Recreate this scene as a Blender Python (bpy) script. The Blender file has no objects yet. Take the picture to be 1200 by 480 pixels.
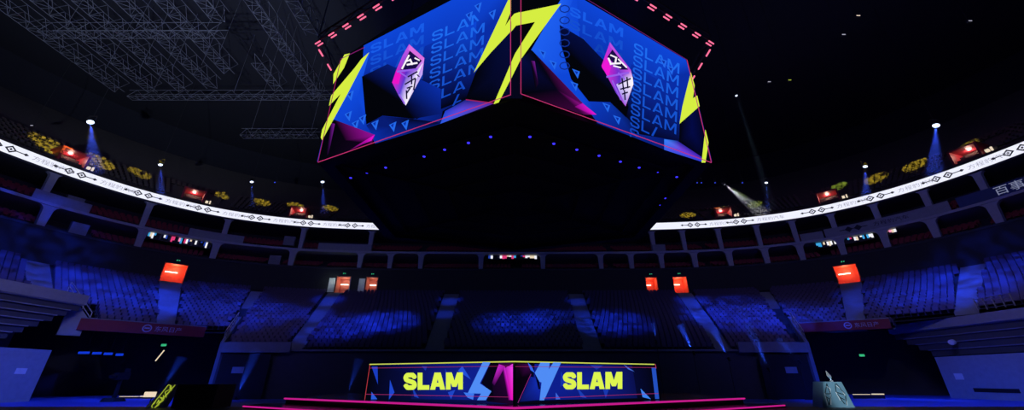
import bpy, math, random
from mathutils import Vector, Matrix
random.seed(7)
C = bpy.context.scene.collection
PI = math.pi
# ------------------------------------------------------------------ camera model
F = 455.0; PITCH = math.radians(24.04); CX = 603.0; EYE = 1.6
def ray(px, py):
    r = px-CX; y = 240-py
    return Vector((r, F*math.cos(PITCH)-y*math.sin(PITCH), F*math.sin(PITCH)+y*math.cos(PITCH)))
def at_z(px, py, z):
    d = ray(px, py); k = (z-EYE)/d.z
    return Vector((d.x*k, d.y*k, z))
def at_y(px, py, Y):
    d = ray(px, py); k = Y/d.y
    return Vector((d.x*k, Y, EYE+d.z*k))
def hit(px, py, p0, n):
    d = ray(px, py); o = Vector((0, 0, EYE))
    return o+d*((p0-o).dot(n)/d.dot(n))
cam = bpy.data.cameras.new('camera'); camo = bpy.data.objects.new('camera', cam); C.objects.link(camo)
camo.location = (0, 0, EYE); camo.rotation_euler = (PI/2+PITCH, 0, 0)
cam.sensor_width = 36; cam.lens = 36*F/1200; cam.shift_x = -(CX-600)/1200; cam.clip_end = 400; cam.clip_start = .05
bpy.context.scene.camera = camo
vs = bpy.context.scene.view_settings
vs.view_transform = 'Standard'; vs.look = 'None'; vs.gamma = 1; vs.exposure = 0; vs.use_curve_mapping = False
# ------------------------------------------------------------------ materials
def lin(c): return tuple(((v/255)/12.92 if v/255 <= .04045 else ((v/255+.055)/1.055)**2.4) for v in c)
def mat(name, col, rough=.7, metal=0., noise=.15, scale=3.):
    m = bpy.data.materials.new(name); m.use_nodes = True; nt = m.node_tree; b = nt.nodes['Principled BSDF']
    b.inputs['Roughness'].default_value = rough; b.inputs['Metallic'].default_value = metal
    tc = nt.nodes.new('ShaderNodeTexCoord'); nz = nt.nodes.new('ShaderNodeTexNoise'); nz.inputs['Scale'].default_value = scale
    mx = nt.nodes.new('ShaderNodeMix'); mx.data_type = 'RGBA'
    mx.inputs['A'].default_value = (*[c*(1-noise) for c in col], 1); mx.inputs['B'].default_value = (*[min(1, c*(1+noise)) for c in col], 1)
    nt.links.new(tc.outputs['Object'], nz.inputs['Vector']); nt.links.new(nz.outputs['Fac'], mx.inputs['Factor'])
    nt.links.new(mx.outputs['Result'], b.inputs['Base Color'])
    return m
def emit(name, rgb, s=1.):
    m = bpy.data.materials.new(name); m.use_nodes = True; nt = m.node_tree; nt.nodes.clear()
    e = nt.nodes.new('ShaderNodeEmission'); e.inputs['Color'].default_value = (*lin(rgb), 1); e.inputs['Strength'].default_value = s
    o = nt.nodes.new('ShaderNodeOutputMaterial'); nt.links.new(e.outputs[0], o.inputs[0]); return m
def led_mat(name, s=1.):
    m = bpy.data.materials.new(name); m.use_nodes = True; nt = m.node_tree; nt.nodes.clear()
    a = nt.nodes.new('ShaderNodeAttribute'); a.attribute_name = 'led'
    e = nt.nodes.new('ShaderNodeEmission'); e.inputs['Strength'].default_value = s
    o = nt.nodes.new('ShaderNodeOutputMaterial'); nt.links.new(a.outputs['Color'], e.inputs['Color']); nt.links.new(e.outputs[0], o.inputs[0]); return m
M = dict(
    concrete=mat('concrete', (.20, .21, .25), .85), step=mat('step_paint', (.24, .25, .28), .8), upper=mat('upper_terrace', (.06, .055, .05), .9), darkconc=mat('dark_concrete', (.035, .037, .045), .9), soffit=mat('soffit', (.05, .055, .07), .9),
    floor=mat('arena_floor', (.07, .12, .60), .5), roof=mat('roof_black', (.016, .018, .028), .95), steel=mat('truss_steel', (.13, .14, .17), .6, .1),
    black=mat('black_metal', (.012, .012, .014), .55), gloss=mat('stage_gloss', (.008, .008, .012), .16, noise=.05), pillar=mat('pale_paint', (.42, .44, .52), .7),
    panel=mat('grey_panel', (.30, .32, .38), .7), panelblue=mat('blue_panel', (.05, .08, .22), .7), white=mat('white_paint', (.75, .76, .78), .6),
    seatblue=mat('seat_plastic_dark', (.05, .03, .10), .5), seatdark=mat('seat_plastic_upper', (.07, .06, .05), .6), seatred=mat('seat_plastic_red', (.28, .02, .035), .5), red=mat('red_banner', (.22, .015, .03), .7),
    orange=mat('orange_wall', (.85, .13, .05), .7), salmon=mat('salmon_wall', (.75, .25, .15), .7), wall=mat('stand_wall', (.075, .075, .10), .8),
    grey=mat('mid_grey', (.22, .23, .27), .6), deckdark=mat('deck_dark', (.07, .075, .10), .7), rail=mat('rail_steel', (.5, .5, .55), .35, .8), silver=mat('silver_panel', (.20, .36, .48), .3, .3),
    podedge=mat('podium_line', (.02, .04, .05), .4), crystal=mat('trophy_silver', (.7, .74, .8), .2, .8), rib=mat('ceiling_rib', (.03, .03, .04), .8), ink=mat('dark_ink', (.03, .03, .06), .8),
    tube=emit('lamp_tube', (255, 235, 215), 3), led_white=emit('led_white', (236, 238, 255), 1.05), led_ink=emit('led_ink', (40, 38, 52)), led_grey=emit('led_grey', (168, 168, 186)),
    pinkled=emit('pink_led', (196, 28, 138), 1.), pinkdash=emit('pink_dash', (255, 110, 150), 1.2), bluedot=emit('blue_dot', (60, 50, 255), 1.5), yellowled=emit('yellow_led', (205, 215, 90)),
    green=emit('exit_green', (60, 200, 140), .8), head=emit('lamp_lens', (210, 225, 255), 3), headdim=emit('lamp_lens_dim', (60, 80, 230), 1), bluewin=emit('blue_light_bar', (20, 60, 220), .8),
    warm=emit('warm_strip', (235, 215, 190), 1), yellow=emit('yellow_glow', (190, 210, 60), .75), led=led_mat('led_picture'), ltext=mat('cloth_text', (.45, .4, .55), .7), signtext=emit('sign_text', (140, 146, 180), .7))  # sign lettering colours glow by emission, standing in for light on them
# ------------------------------------------------------------------ mesh builder
class MB:
    def __init__(s): s.v = []; s.f = []; s.m = []; s.c = []
    def face(s, pts, mi=0, cols=None):
        n = len(s.v); s.v += [tuple(p) for p in pts]; s.f.append(tuple(range(n, n+len(pts)))); s.m.append(mi); s.c.append(cols)
    def add(s, vs_, fs, mi=0):
        n = len(s.v); s.v += [tuple(p) for p in vs_]
        for f in fs: s.f.append(tuple(n+i for i in f)); s.m.append(mi); s.c.append(None)
    def hexa(s, b, t, mi=0):          # bottom loop, top loop
        n = len(b); s.add(list(b)+list(t), [tuple(range(n))[::-1], tuple(range(n, 2*n))]+[(i, (i+1) % n, n+(i+1) % n, n+i) for i in range(n)], mi)
    def box(s, x0, x1, y0, y1, z0, z1, mi=0, mt=None):
        q = [Vector(p) for p in ((x0, y0, z0), (x1, y0, z0), (x1, y1, z0), (x0, y1, z0), (x0, y0, z1), (x1, y0, z1), (x1, y1, z1), (x0, y1, z1))]
        if mt: q = [mt @ p for p in q]
        s.hexa(q[:4], q[4:], mi)
    def bar(s, a, b, r, n=6, mi=0, r2=None):
        a = Vector(a); b = Vector(b); d = (b-a)
        if d.length < 1e-6: return
        d.normalize(); u = d.orthogonal().normalized(); w = d.cross(u); r2 = r if r2 is None else r2
        A = [a+(u*math.cos(2*PI*i/n)+w*math.sin(2*PI*i/n))*r for i in range(n)]; B = [b+(u*math.cos(2*PI*i/n)+w*math.sin(2*PI*i/n))*r2 for i in range(n)]
        s.hexa(A, B, mi)
    def build(s, name, mats, parent=None, smooth=False):
        me = bpy.data.meshes.new(name); me.from_pydata(s.v, [], s.f)
        if not isinstance(mats, (list, tuple)): mats = [mats]
        for m in mats: me.materials.append(m)
        if len(mats) > 1: me.polygons.foreach_set('material_index', s.m)
        if any(c is not None for c in s.c):
            ca = me.color_attributes.new('led', 'FLOAT_COLOR', 'CORNER'); k = 0
            for f, c in zip(s.f, s.c):
                for i in range(len(f)):
                    cc = (0, 0, 0) if c is None else (c[i] if isinstance(c[0], (tuple, list)) else c)
                    ca.data[k].color = (*cc, 1); k += 1
        if smooth: me.polygons.foreach_set('use_smooth', [True]*len(me.polygons))
        me.update(); o = bpy.data.objects.new(name, me); C.objects.link(o)
        if parent: o.parent = parent
        return o
def tag(o, label=None, cat=None, group=None, kind=None):
    if label: o['label'] = label
    if cat: o['category'] = cat
    if group: o['group'] = group
    if kind: o['kind'] = kind
    return o
def thing(name, loc, label, cat, group=None, rz=0):
    o = bpy.data.objects.new(name, None); C.objects.link(o); o.location = loc; o.rotation_euler.z = rz; o.empty_display_size = .2
    return tag(o, label, cat, group)
def keep(o):      # children authored in world space under an Empty
    for c in o.children: c.matrix_parent_inverse = Matrix.Translation(o.location).inverted() if o.rotation_euler.z == 0 else (Matrix.Translation(o.location) @ Matrix.Rotation(o.rotation_euler.z, 4, 'Z')).inverted()
ORD = ['zeroth', 'first', 'second', 'third', 'fourth', 'fifth', 'sixth', 'seventh', 'eighth', 'ninth', 'tenth', 'eleventh', 'twelfth', 'thirteenth', 'fourteenth', 'fifteenth', 'sixteenth', 'seventeenth', 'eighteenth', 'nineteenth', 'twentieth', 'twenty-first', 'twenty-second']
# ------------------------------------------------------------------ plan curve of the bowl
GL = [(0, 58.2), (-11, 58.1), (-22.5, 57.7), (-33, 56.2), (-42, 52.6), (-48, 47), (-51.4, 41), (-53.3, 34), (-54.4, 25), (-54.8, 13), (-54.2, 0), (-52, -12)]
EL = [(0, 37), (-8.5, 37), (-17, 37), (-24.5, 37), (-29.5, 37.2), (-32, 34.2), (-33.6, 30), (-34.2, 25), (-34.6, 18), (-34.8, 9), (-34.6, -2), (-34, -12)]
def cr(P, t):
    i = int(math.floor(t)); f = t-i; n = len(P)
    g = lambda j: Vector(P[max(0, min(n-1, j))])
    a, b, c, d = g(i-1) if i > 0 else Vector((-P[1][0], P[1][1])), g(i), g(i+1), g(i+2)
    return .5*((2*b)+(c-a)*f+(2*a-5*b+4*c-d)*f*f+(3*b-a-3*c+d)*f**3)
TAB = []; NS = 40; T_ = 0.; prev = None
for i in range((len(GL)-1)*NS+1):
    t = i/NS; p = cr(GL, min(t, len(GL)-1-1e-9)); e = cr(EL, min(t, len(GL)-1-1e-9))
    if prev is not None: T_ += (p-prev).length
    prev = p; TAB.append((T_, p, e))
SMAX = T_
def look(s):
    a = abs(s); lo, hi = 0, len(TAB)-1
    while hi-lo > 1:
        m = (lo+hi)//2
        if TAB[m][0] <= a: lo = m
        else: hi = m
    f = (a-TAB[lo][0])/max(1e-9, TAB[hi][0]-TAB[lo][0]); g = TAB[lo][1].lerp(TAB[hi][1], f); e = TAB[lo][2].lerp(TAB[hi][2], f)
    sg = -1 if s > 0 else 1
    d = (TAB[hi][1]-TAB[lo][1]).normalized()
    n = Vector((d.y, -d.x)); n = n if n.dot(g-Vector((0, 20))) > 0 else -n
    return Vector((g.x*sg, g.y)), Vector((n.x*sg, n.y)), Vector((e.x*sg, e.y))
def gp(s, off, z):
    g, n, e = look(max(-SMAX, min(SMAX, s))); return Vector((g.x+n.x*off, g.y+n.y*off, z))
def rowp(s, w, z):             # w=0 front of the lower stand, w=1 concourse
    g, n, e = look(s); p = e.lerp(g, w); return Vector((p.x, p.y, z))
def s_of(px, py, z):
    p = at_z(px, py, z).xy; best = None
    for i, (T, g, e) in enumerate(TAB):
        q = Vector((-g.x if p.x > 0 else g.x, g.y)); d = (q-p).length
        if best is None or d < best[0]: best = (d, T)
    return best[1]*(1 if p.x > 0 else -1)
def frame(s):                  # rotation about z so that local +y points outwards
    g, n, e = look(s); return math.atan2(n.y, n.x)-PI/2
def ring(mb, s0, s1, prof, mi=0, step=1.0, fn=gp, closed=True, caps=True):      # sweep profile [(off,z)...] along the curve
    k = max(1, int(abs(s1-s0)/step)); n = len(prof); base = len(mb.v)
    for i in range(k+1):
        s = s0+(s1-s0)*i/k
        for (o, z) in prof: mb.v.append(tuple(fn(s, o, z)))
    for i in range(k):
        for j in range(n if closed else n-1):
            a = base+i*n+j; b = base+i*n+(j+1) % n; mb.f.append((a, a+n, b+n, b)); mb.m.append(mi); mb.c.append(None)
    if closed and caps:
        mb.f.append(tuple(base+j for j in range(n))); mb.m.append(mi); mb.c.append(None)
        mb.f.append(tuple(base+k*n+j for j in range(n))[::-1]); mb.m.append(mi); mb.c.append(None)
def rect(o0, o1, z0, z1): return [(o0, z0), (o1, z0), (o1, z1), (o0, z1)]
# ------------------------------------------------------------------ text helper
def text_polys(txt, size=1.):
    cu = bpy.data.curves.new('t', 'FONT'); cu.body = txt; cu.size = size; cu.resolution_u = 2
    o = bpy.data.objects.new('t', cu); C.objects.link(o); bpy.context.view_layer.update()
    me = o.evaluated_get(bpy.context.evaluated_depsgraph_get()).to_mesh()
    v = [tuple(p.co[:2]) for p in me.vertices]; f = [tuple(p.vertices) for p in me.polygons]
    bpy.data.objects.remove(o); bpy.data.curves.remove(cu)
    if not v: return [], []
    x0 = min(p[0] for p in v); x1 = max(p[0] for p in v); y0 = min(p[1] for p in v); y1 = max(p[1] for p in v)
    return [((p[0]-x0), (p[1]-y0)) for p in v], f, x1-x0, y1-y0
# block letters (unit height)
def quadstrip(pts, w):
    out = []
    for (a, b) in zip(pts[:-1], pts[1:]):
        a = Vector(a); b = Vector(b); d = (b-a).normalized(); n = Vector((-d.y, d.x))*w/2; e = d*w/2*.98
        out.append([a-n-e, b-n+e, b+n+e, a+n-e])
    return out
def disc(c, r, n=10): return [(c[0]+r*math.cos(2*PI*i/n), c[1]+r*math.sin(2*PI*i/n)) for i in range(n)]
def letter(ch, w=.24, W=.8):
    h = w/2
    if ch == 'S':
        P = [(W-h, .74), (W-h-.04, 1-h-.02), (W-h-.14, 1-h), (h+.12, 1-h), (h+.02, 1-h-.08), (h, .68), (h+.06, .59), (W-h-.06, .43), (W-h, .33), (W-h, .22), (W-h-.1, h), (h+.1, h), (h, .14), (h-.02, .26)]
        P = [(W-h, .72), (W-h-.08, 1-h), (h+.08, 1-h), (h, .80), (h, .66), (h+.1, .56), (W-h-.1, .45), (W-h, .34), (W-h, .2), (W-h-.08, h), (h+.08, h), (h-.02, .28)]
        P = [(W-h, .70), (W-h-.02, 1-h-.10), (W-h-.11, 1-h), (h+.11, 1-h), (h+.02, 1-h-.08), (h, .70), (h+.04, .60), (h+.14, .54), (W-h-.14, .46), (W-h-.04, .40), (W-h, .30), (W-h-.02, h+.08), (W-h-.11, h), (h+.11, h), (h+.02, h+.10), (h, .30)]
        out = []
        for a_, b_ in zip(P[:-1], P[1:]):
            a_ = Vector(a_); b_ = Vector(b_); d = (b_-a_).normalized(); n = Vector((-d.y, d.x))*h; out.append([a_-n, b_-n, b_+n, a_+n])
        return out+[disc(p, h) for p in P[1:-1]], W
    if ch == 'L': return [[(0, 0), (W*.86, 0), (W*.86, w), (0, w)], [(0, w), (w*1.05, w), (w*1.05, 1), (0, 1)]], W*.86
    if ch == 'A':
        W = W*1.12; a = w*1.1
        return [[(0, 0), (a, 0), (W/2+a*.32, 1), (W/2-a*.62, 1)], [(W-a, 0), (W, 0), (W/2+a*.62, 1), (W/2-a*.32, 1)], [(W*.26, .18), (W*.74, .18), (W*.67, .18+w*.85), (W*.33, .18+w*.85)]], W
    if ch == 'M':
        W = W*1.25; a = w*1.02
        return [[(0, 0), (a, 0), (a, 1), (0, 1)], [(W-a, 0), (W, 0), (W, 1), (W-a, 1)], [(0, 1), (a*1.25, 1), (W/2+a*.42, .16), (W/2-a*.42, .16)], [(W-a*1.25, 1), (W, 1), (W/2+a*.42, .16), (W/2-a*.42, .16)]], W
def word(txt, w=.24, gap=.06):
    x = 0; out = []
    for ch in txt:
        ps, W = letter(ch, w)
        out += [[(p[0]+x, p[1]) for p in q] for q in ps]; x += W+gap
    return out, x-gap
# ------------------------------------------------------------------ lights
def spot(name, loc, tgt, col, P, ang, blend=.5, size=.2, gobo=None):
    l = bpy.data.lights.new(name, 'SPOT'); l.energy = P; l.color = col; l.spot_size = math.radians(ang); l.spot_blend = blend; l.shadow_soft_size = size
    if gobo:
        l.use_nodes = True; nt = l.node_tree; e = nt.nodes['Emission']; tc = nt.nodes.new('ShaderNodeTexCoord'); nz = nt.nodes.new('ShaderNodeTexNoise')
        nz.inputs['Scale'].default_value = gobo; nz.inputs['Detail'].default_value = 2; r = nt.nodes.new('ShaderNodeMapRange')
        r.inputs['From Min'].default_value = .42; r.inputs['From Max'].default_value = .66; r.inputs['To Min'].default_value = .12; r.inputs['To Max'].default_value = 2.4
        nt.links.new(tc.outputs['Normal'], nz.inputs['Vector']); nt.links.new(nz.outputs['Fac'], r.inputs['Value']); nt.links.new(r.outputs[0], e.inputs['Strength'])
    o = bpy.data.objects.new(name, l); C.objects.link(o); o.location = loc; o.rotation_euler = (Vector(tgt)-Vector(loc)).to_track_quat('-Z', 'Y').to_euler(); return o
def area(name, loc, tgt, col, P, sx, sy):
    l = bpy.data.lights.new(name, 'AREA'); l.energy = P; l.color = col; l.shape = 'RECTANGLE'; l.size = sx; l.size_y = sy
    o = bpy.data.objects.new(name, l); C.objects.link(o); o.location = loc; o.rotation_euler = (Vector(tgt)-Vector(loc)).to_track_quat('-Z', 'Y').to_euler(); return o
def point(name, loc, col, P, r=.1):
    l = bpy.data.lights.new(name, 'POINT'); l.energy = P; l.color = col; l.shadow_soft_size = r
    o = bpy.data.objects.new(name, l); C.objects.link(o); o.location = loc; return o
w = bpy.data.worlds.new('world'); bpy.context.scene.world = w; w.use_nodes = True
w.node_tree.nodes['Background'].inputs[0].default_value = (.0006, .0009, .0030, 1); w.node_tree.nodes['Background'].inputs[1].default_value = 1
# ================================================================== SETTING
SE = SMAX-.5
b = MB(); b.face([(-90, -40, 0), (90, -40, 0), (90, 95, 0), (-90, 95, 0)]); tag(b.build('floor', M['floor']), kind='structure')
ZF, ZB, ZC, ZW, ZE = 23.0, 19.4, 16.85, 13.1, 3.84
# ---- doorway positions in the concourse wall: px centre, py bottom, half width
doors = [(199, 334, 1.15), (404, 346, .95), (430, 341, .8), (769, 341, .8), (795, 346, .95), (997, 334, 1.15)]
dS = [(s_of(px, py, ZW), hw) for px, py, hw in doors]; dS.sort()
b = MB(); cur = -SE; HD = 2.35
for s, hw in dS:
    ring(b, cur, s-hw-.13, rect(0, .3, ZW-.1, ZC)); ring(b, s-hw-.13, s+hw+.13, rect(0, .3, ZW+HD+.13, ZC)); cur = s+hw+.13
ring(b, cur, SE, rect(0, .3, ZW-.1, ZC)); tag(b.build('wall_concourse', M['darkconc']), kind='structure')
# ---- lower stand: stepped terrace between front curve and concourse
NR = 24
def sfront(sign):
    for i, (T, g, e) in enumerate(TAB):
        if e.x < -26.2: return sign*T
SC = sfront(1)                 # half length (along the concourse curve) of the deep centre section
def rz(k): return ZE+(ZW-ZE)*k/NR
def terrace(b, s0, s1, k0):
    prof = []
    for k in range(k0, NR):
        prof += [(k/NR, rz(k)), ((k+1)/NR, rz(k))]
    prof.append((1.02, ZW))
    ring(b, s0, s1, prof, fn=rowp, closed=False, step=.8)
    ring(b, s0, s1, [(k0/NR, rz(k0)-.35), (1.0, ZW-.5)], fn=rowp, closed=False, step=.8)
b = MB(); terrace(b, -SC, SC, 0); K1 = 6
SD = s_of(1036, 381, 6.2) if False else min(T for T, g, e in TAB if g.x < -49.6)
KS = 10; KSR = 8; SDR = s_of(1041, 372, 6.6)
def k_first(s): return 0 if abs(s) < SC else (K1 if -SD < s < SDR else (KS if s < 0 else KSR))
terrace(b, -SD, -SC, K1); terrace(b, SC, SDR, K1); terrace(b, -SE, -SD, KS); terrace(b, SDR, SE, KSR)
tag(b.build('lower_terrace', M['darkconc']), kind='structure')
# front walls
b = MB(); ring(b, -SC, SC, [(-.01, 0), (.0, 0), (.0, ZE+.05), (-.01, ZE+.05)], fn=rowp)
tag(b.build('wall_front', M['wall']), kind='structure')
b = MB(); ring(b, -SC, -SC+9.6, rect(-.03, -.012, ZE-.15, ZE+.7), fn=rowp); ring(b, SC-9.6, SC, rect(-.03, -.012, ZE-.15, ZE+.7), fn=rowp)
ring(b, -SC+9.6, SC-9.6, rect(-.02, -.012, ZE-.05, ZE+.12), fn=rowp)
tag(b.build('trim_1', M['grey']), kind='structure')
# black slabs against the front wall, standing in for shaded openings beside the corners
for nm, sg in (('left', -1), ('right', 1)):
    b = MB(); q = [rowp(sg*(SC-.6), -.035, 0), rowp(sg*(SC-7.5), -.035, 0)]
    b.hexa([q[0], q[1], q[1]+Vector((0, .1, 0)), q[0]+Vector((0, .1, 0))], [p+Vector((0, 0, 3.5)) for p in (q[0], q[1], q[1]+Vector((0, .1, 0)), q[0]+Vector((0, .1, 0)))])
    o = b.build('opening_shade_1' if sg < 0 else 'opening_shade_2', M['black']); tag(o, kind='structure')
    b = MB(); c = (q[0]*.6+q[1]*.4); b.box(c.x-.5, c.x+.5, c.y-.06, c.y, 2.0, 2.5); o = b.build('notice_board', M['panel']); tag(o, 'small grey notice board on the dark front wall, %s of the stage' % nm, 'board')
# wing walls flanking the corner tunnels
for nm, sg in (('left', -1), ('right', 1)):
    P = [rowp(sg*SC, k/NR, rz(k)) for k in range(0, 9)]; b = MB()
    off = Vector((sg*.35, 0, 0))
    for a, c in zip(P[:-1], P[1:]):
        za, zc = a.z+.75, c.z+.75
        A = [Vector((a.x, a.y, 0)), Vector((c.x, c.y, 0)), Vector((c.x, c.y, 0))+off, Vector((a.x, a.y, 0))+off]
        b.hexa(A, [Vector((A[0].x, A[0].y, za)), Vector((A[1].x, A[1].y, zc)), Vector((A[2].x, A[2].y, zc)), Vector((A[3].x, A[3].y, za))])
    tag(b.build('wall_wing_'+nm, M['concrete']), kind='structure')
    t = thing('handrail', (P[0].x, P[0].y, P[0].z), 'thin steel handrail on top of the wing wall %s of the corner tunnel' % ('right' if sg < 0 else 'left'), 'railing')
    b = MB()
    top = [p+Vector((sg*.17, 0, 1.75)) for p in P[:7]]
    for i, p in enumerate(top):
        b = MB(); b.bar(p-Vector((0, 0, 1.05)), p, .03); b.build('post', M['rail'], t)
    b = MB()
    for a, c in zip(top[:-1], top[1:]): b.bar(a, c, .035); b.bar(a-Vector((0, 0, .45)), c-Vector((0, 0, .45)), .025)
    b.build('top_rail', M['rail'], t); keep(t)
# ---- corner tunnels: lintel banner and back wall
def corner_banner(sg, A, B, z0, z1, sign_px):
    A = Vector(A); B = Vector(B); d = (B-A).normalized(); n = Vector((-d.y, d.x)); n = n if n.y > 0 else -n
    t = thing('tunnel_banner', (*((A+B)/2), z0), 'long dark red banner with a small pale emblem over the %s corner tunnel' % ('left' if sg < 0 else 'right'), 'banner')
    b = MB(); q = [A, B, B+n*.25, A+n*.25]; b.hexa([Vector((*p, z0)) for p in q], [Vector((*p, z1)) for p in q]); b.build('cloth', M['red'], t)
    b = MB(); q = [A-n*.03, B-n*.03, B+n*.3, A+n*.3]; b.hexa([Vector((*p, z1)) for p in q], [Vector((*p, z1+.08)) for p in q]); b.build('top_rail', M['grey'], t)
    L = (B-A).length; c = A+d*L*sign_px-n*.02; b = MB(); H = z1-z0
    for i in range(20):
        a0 = 2*PI*i/20; a1 = 2*PI*(i+1)/20; zc = (z0+z1)/2; R1, R0 = H*.36, H*.26
        P = lambda a, r: Vector((*(c+d*(math.cos(a)*r)), zc+math.sin(a)*r))
        b.face([P(a0, R0), P(a0, R1), P(a1, R1), P(a1, R0)])
    zc = (z0+z1)/2
    b.face([Vector((*(c-d*H*.2), zc-.05*H)), Vector((*(c+d*H*.2), zc-.05*H)), Vector((*(c+d*H*.2), zc+.08*H)), Vector((*(c-d*H*.2), zc+.08*H))])
    v, f, W, Hh = text_polys('东风日产', 1.)
    k = H*.5/Hh
    b.add([Vector((*(c+d*(H*.6+p[0]*k)), zc-H*.25+p[1]*k)) for p in v], f)
    b.build('emblem', M['ltext'], t); keep(t)
corner_banner(-1, (-37.0, 34.2), (-31.0, 40.7), 5.35, 6.3, .50)
_a = rowp(SC+1.0, K1/NR-.03, 0); _b = rowp(SDR-.2, K1/NR-.03, 0)
corner_banner(1, (_a.x, _a.y), (_b.x, _b.y), 5.85, 6.72, .55)
for nm, sg in (('left', -1), ('right', 1)):
    b = MB(); b.hexa([Vector((sg*30, 43, 0)), Vector((sg*50, 30, 0)), Vector((sg*50.2, 30.3, 0)), Vector((sg*30.2, 43.3, 0))][:4] if False else [Vector((sg*28, 52, 0)), Vector((sg*52, 40, 0)), Vector((sg*52.2, 40.3, 0)), Vector((sg*28.2, 52.3, 0))], [Vector((sg*28, 52, 7.5)), Vector((sg*52, 40, 7.5)), Vector((sg*52.2, 40.3, 7.5)), Vector((sg*28.2, 52.3, 7.5))])
    tag(b.build('wall_tunnel_'+nm, M['darkconc']), kind='structure')
# ---- gallery slabs, back walls, fascia, upper stand
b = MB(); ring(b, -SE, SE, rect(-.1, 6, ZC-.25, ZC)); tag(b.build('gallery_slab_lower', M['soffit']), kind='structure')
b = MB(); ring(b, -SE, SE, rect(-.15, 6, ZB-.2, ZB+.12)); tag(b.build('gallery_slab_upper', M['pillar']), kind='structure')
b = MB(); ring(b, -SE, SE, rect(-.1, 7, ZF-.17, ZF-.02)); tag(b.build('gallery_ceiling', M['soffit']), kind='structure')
b = MB(); ring(b, -SE, SE, rect(6, 6.3, ZC, ZF)); tag(b.build('wall_gallery', M['darkconc']), kind='structure')
def uz(k): return 24.6+k*.62
b = MB(); prof = [(-.1, 24.25), (.2, 24.6)]
for k in range(26): prof += [(.2+k*.9, uz(k)), (.2+(k+1)*.9, uz(k))]
ring(b, -SE, SE, prof, closed=False, step=2); tag(b.build('upper_terrace', M['upper']), kind='structure')
b = MB(); ring(b, -SE, SE, rect(23.5, 24, 0, 46), step=3); tag(b.build('wall_outer', M['roof']), kind='structure')
b = MB(); b.face([(-95, -40, 46), (-95, 95, 46), (95, 95, 46), (95, -40, 46)]); tag(b.build('ceiling', M['roof']), kind='structure')
b = MB(); b.box(-95, 95, -40, -39.5, 0, 46); tag(b.build('wall_behind', M['roof']), kind='structure')
# gallery steps
b = MB(); ring(b, -SE, SE, [(1.0, ZC), (1.0, ZC+.35), (2.0, ZC+.35), (2.0, ZC+.75), (4, ZC+.75), (4, ZC)])
ring(b, -SE, SE, [(.9, ZB+.1), (.9, ZB+.45), (1.8, ZB+.45), (1.8, ZB+.9), (2.7, ZB+.9), (2.7, ZB+1.35), (4.4, ZB+1.35), (4.4, ZB+.1)])
tag(b.build('gallery_steps', M['darkconc']), kind='structure')
# ---- LED ribbon board
t = thing('led_ribbon', tuple(gp(0, 0, ZF)), 'glowing white LED ribbon board curving around the upper balcony front', 'LED board')
b = MB(); ring(b, -SE, SE, rect(-.12, .3, ZF, 24.2)); b.build('housing', M['black'], t)
b = MB(); ring(b, -SE, SE, [(-.135, ZF+.04), (-.135, 24.16)], closed=False); b.build('display', M['led_white'], t)
bi = MB(); bg = MB()
zc = (ZF+24.2)/2
def rib(mb, pts, s0):
    mb.face([gp(s0+p[0], -.16, zc+p[1]) for p in pts])
tv, tf, tW, tH = text_polys('方程豹汽车', 1.)
pats = [s_of(px, py, 23.6) for px, py in ((10, 170), (91, 202), (169, 226), (239, 242), (300, 253), (360, 261), (414, 266), (812, 264), (868, 258), (955.5, 242), (1022, 226), (1099, 205), (1185, 175))]
for s0 in pats:
    bi = MB(); bg = MB()
    for dx in (-.55, .55):
        for (ro, ri) in ((.42, .24), (.13, 0)):
            if ri: 
                for i in range(4):
                    a0 = i*PI/2; a1 = a0+PI/2; c0, s_0, c1, s_1 = math.cos(a0), math.sin(a0), math.cos(a1), math.sin(a1)
                    rib(bi, [(dx+c0*ro*1.15, s_0*ro), (dx+c1*ro*1.15, s_1*ro), (dx+c1*ri*1.15, s_1*ri), (dx+c0*ri*1.15, s_0*ri)], s0)
            else: rib(bi, [(dx-ro, 0), (dx, -ro), (dx+ro, 0), (dx, ro)], s0)
    for dx in (-1.75, 1.75):
        rib(bi, [(dx-.24, 0), (dx, -.16), (dx+.24, 0), (dx, .16)], s0)
        sg = 1 if dx > 0 else -1; rib(bi, [(sg*1.0, -.05), (sg*1.6, -.05), (sg*1.6, .05), (sg*1.0, .05)], s0)
    k = .55/tH; kx = min(1.35*k, 3.6/tW)
    bg.add([gp(s0+2.3+p[0]*kx, -.16, zc-.27+p[1]*k) for p in tv], tf)
    bi.build('ornament', M['led_ink'], t); bg.build('lettering', M['led_grey'], t)
keep(t)
# ---- pillars
def pillar(s, z0, z1, hw, fl, label, grp):
    g = gp(s, 0, z0); t = MB(); H = z1-z0; n = 6; L = []
    L = [(-hw*.8, 0), (hw*.8, 0), (hw, H-fl)]
    for i in range(1, n+1): a = i/n*PI/2; L.append((hw+fl*(1-math.cos(a)), H-fl+fl*math.sin(a)))
    R = [(-x, y) for x, y in reversed(L[2:])]
    P = L+R; T = [Vector((x, 0, y)) for x, y in P]; B = [Vector((x, .5, y)) for x, y in P]
    t.hexa(T, B); o = t.build('gallery_pillar', M['pillar']); o.location = g; o.rotation_euler.z = frame(s)
    return tag(o, label, 'pillar', grp)
low = [(55, 240), (168, 268), (256, 284), (344, 292), (424, 295.5), (459, 296), (494, 296), (563, 296), (637, 296), (703, 296), (738, 296), (773, 295), (812, 294), (853, 291), (896, 286.5), (937, 281), (981, 272), (1025, 262), (1076, 250), (1141, 232)]
for i, (px, py) in enumerate(low):
    pillar(s_of(px, py, ZB), ZC, ZB-.2, .38 if 400 < px < 800 else .42, .6, 'pale flared pillar in the lower gallery, %s from the left' % ORD[i+1], 'pillars of the lower gallery')
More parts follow.
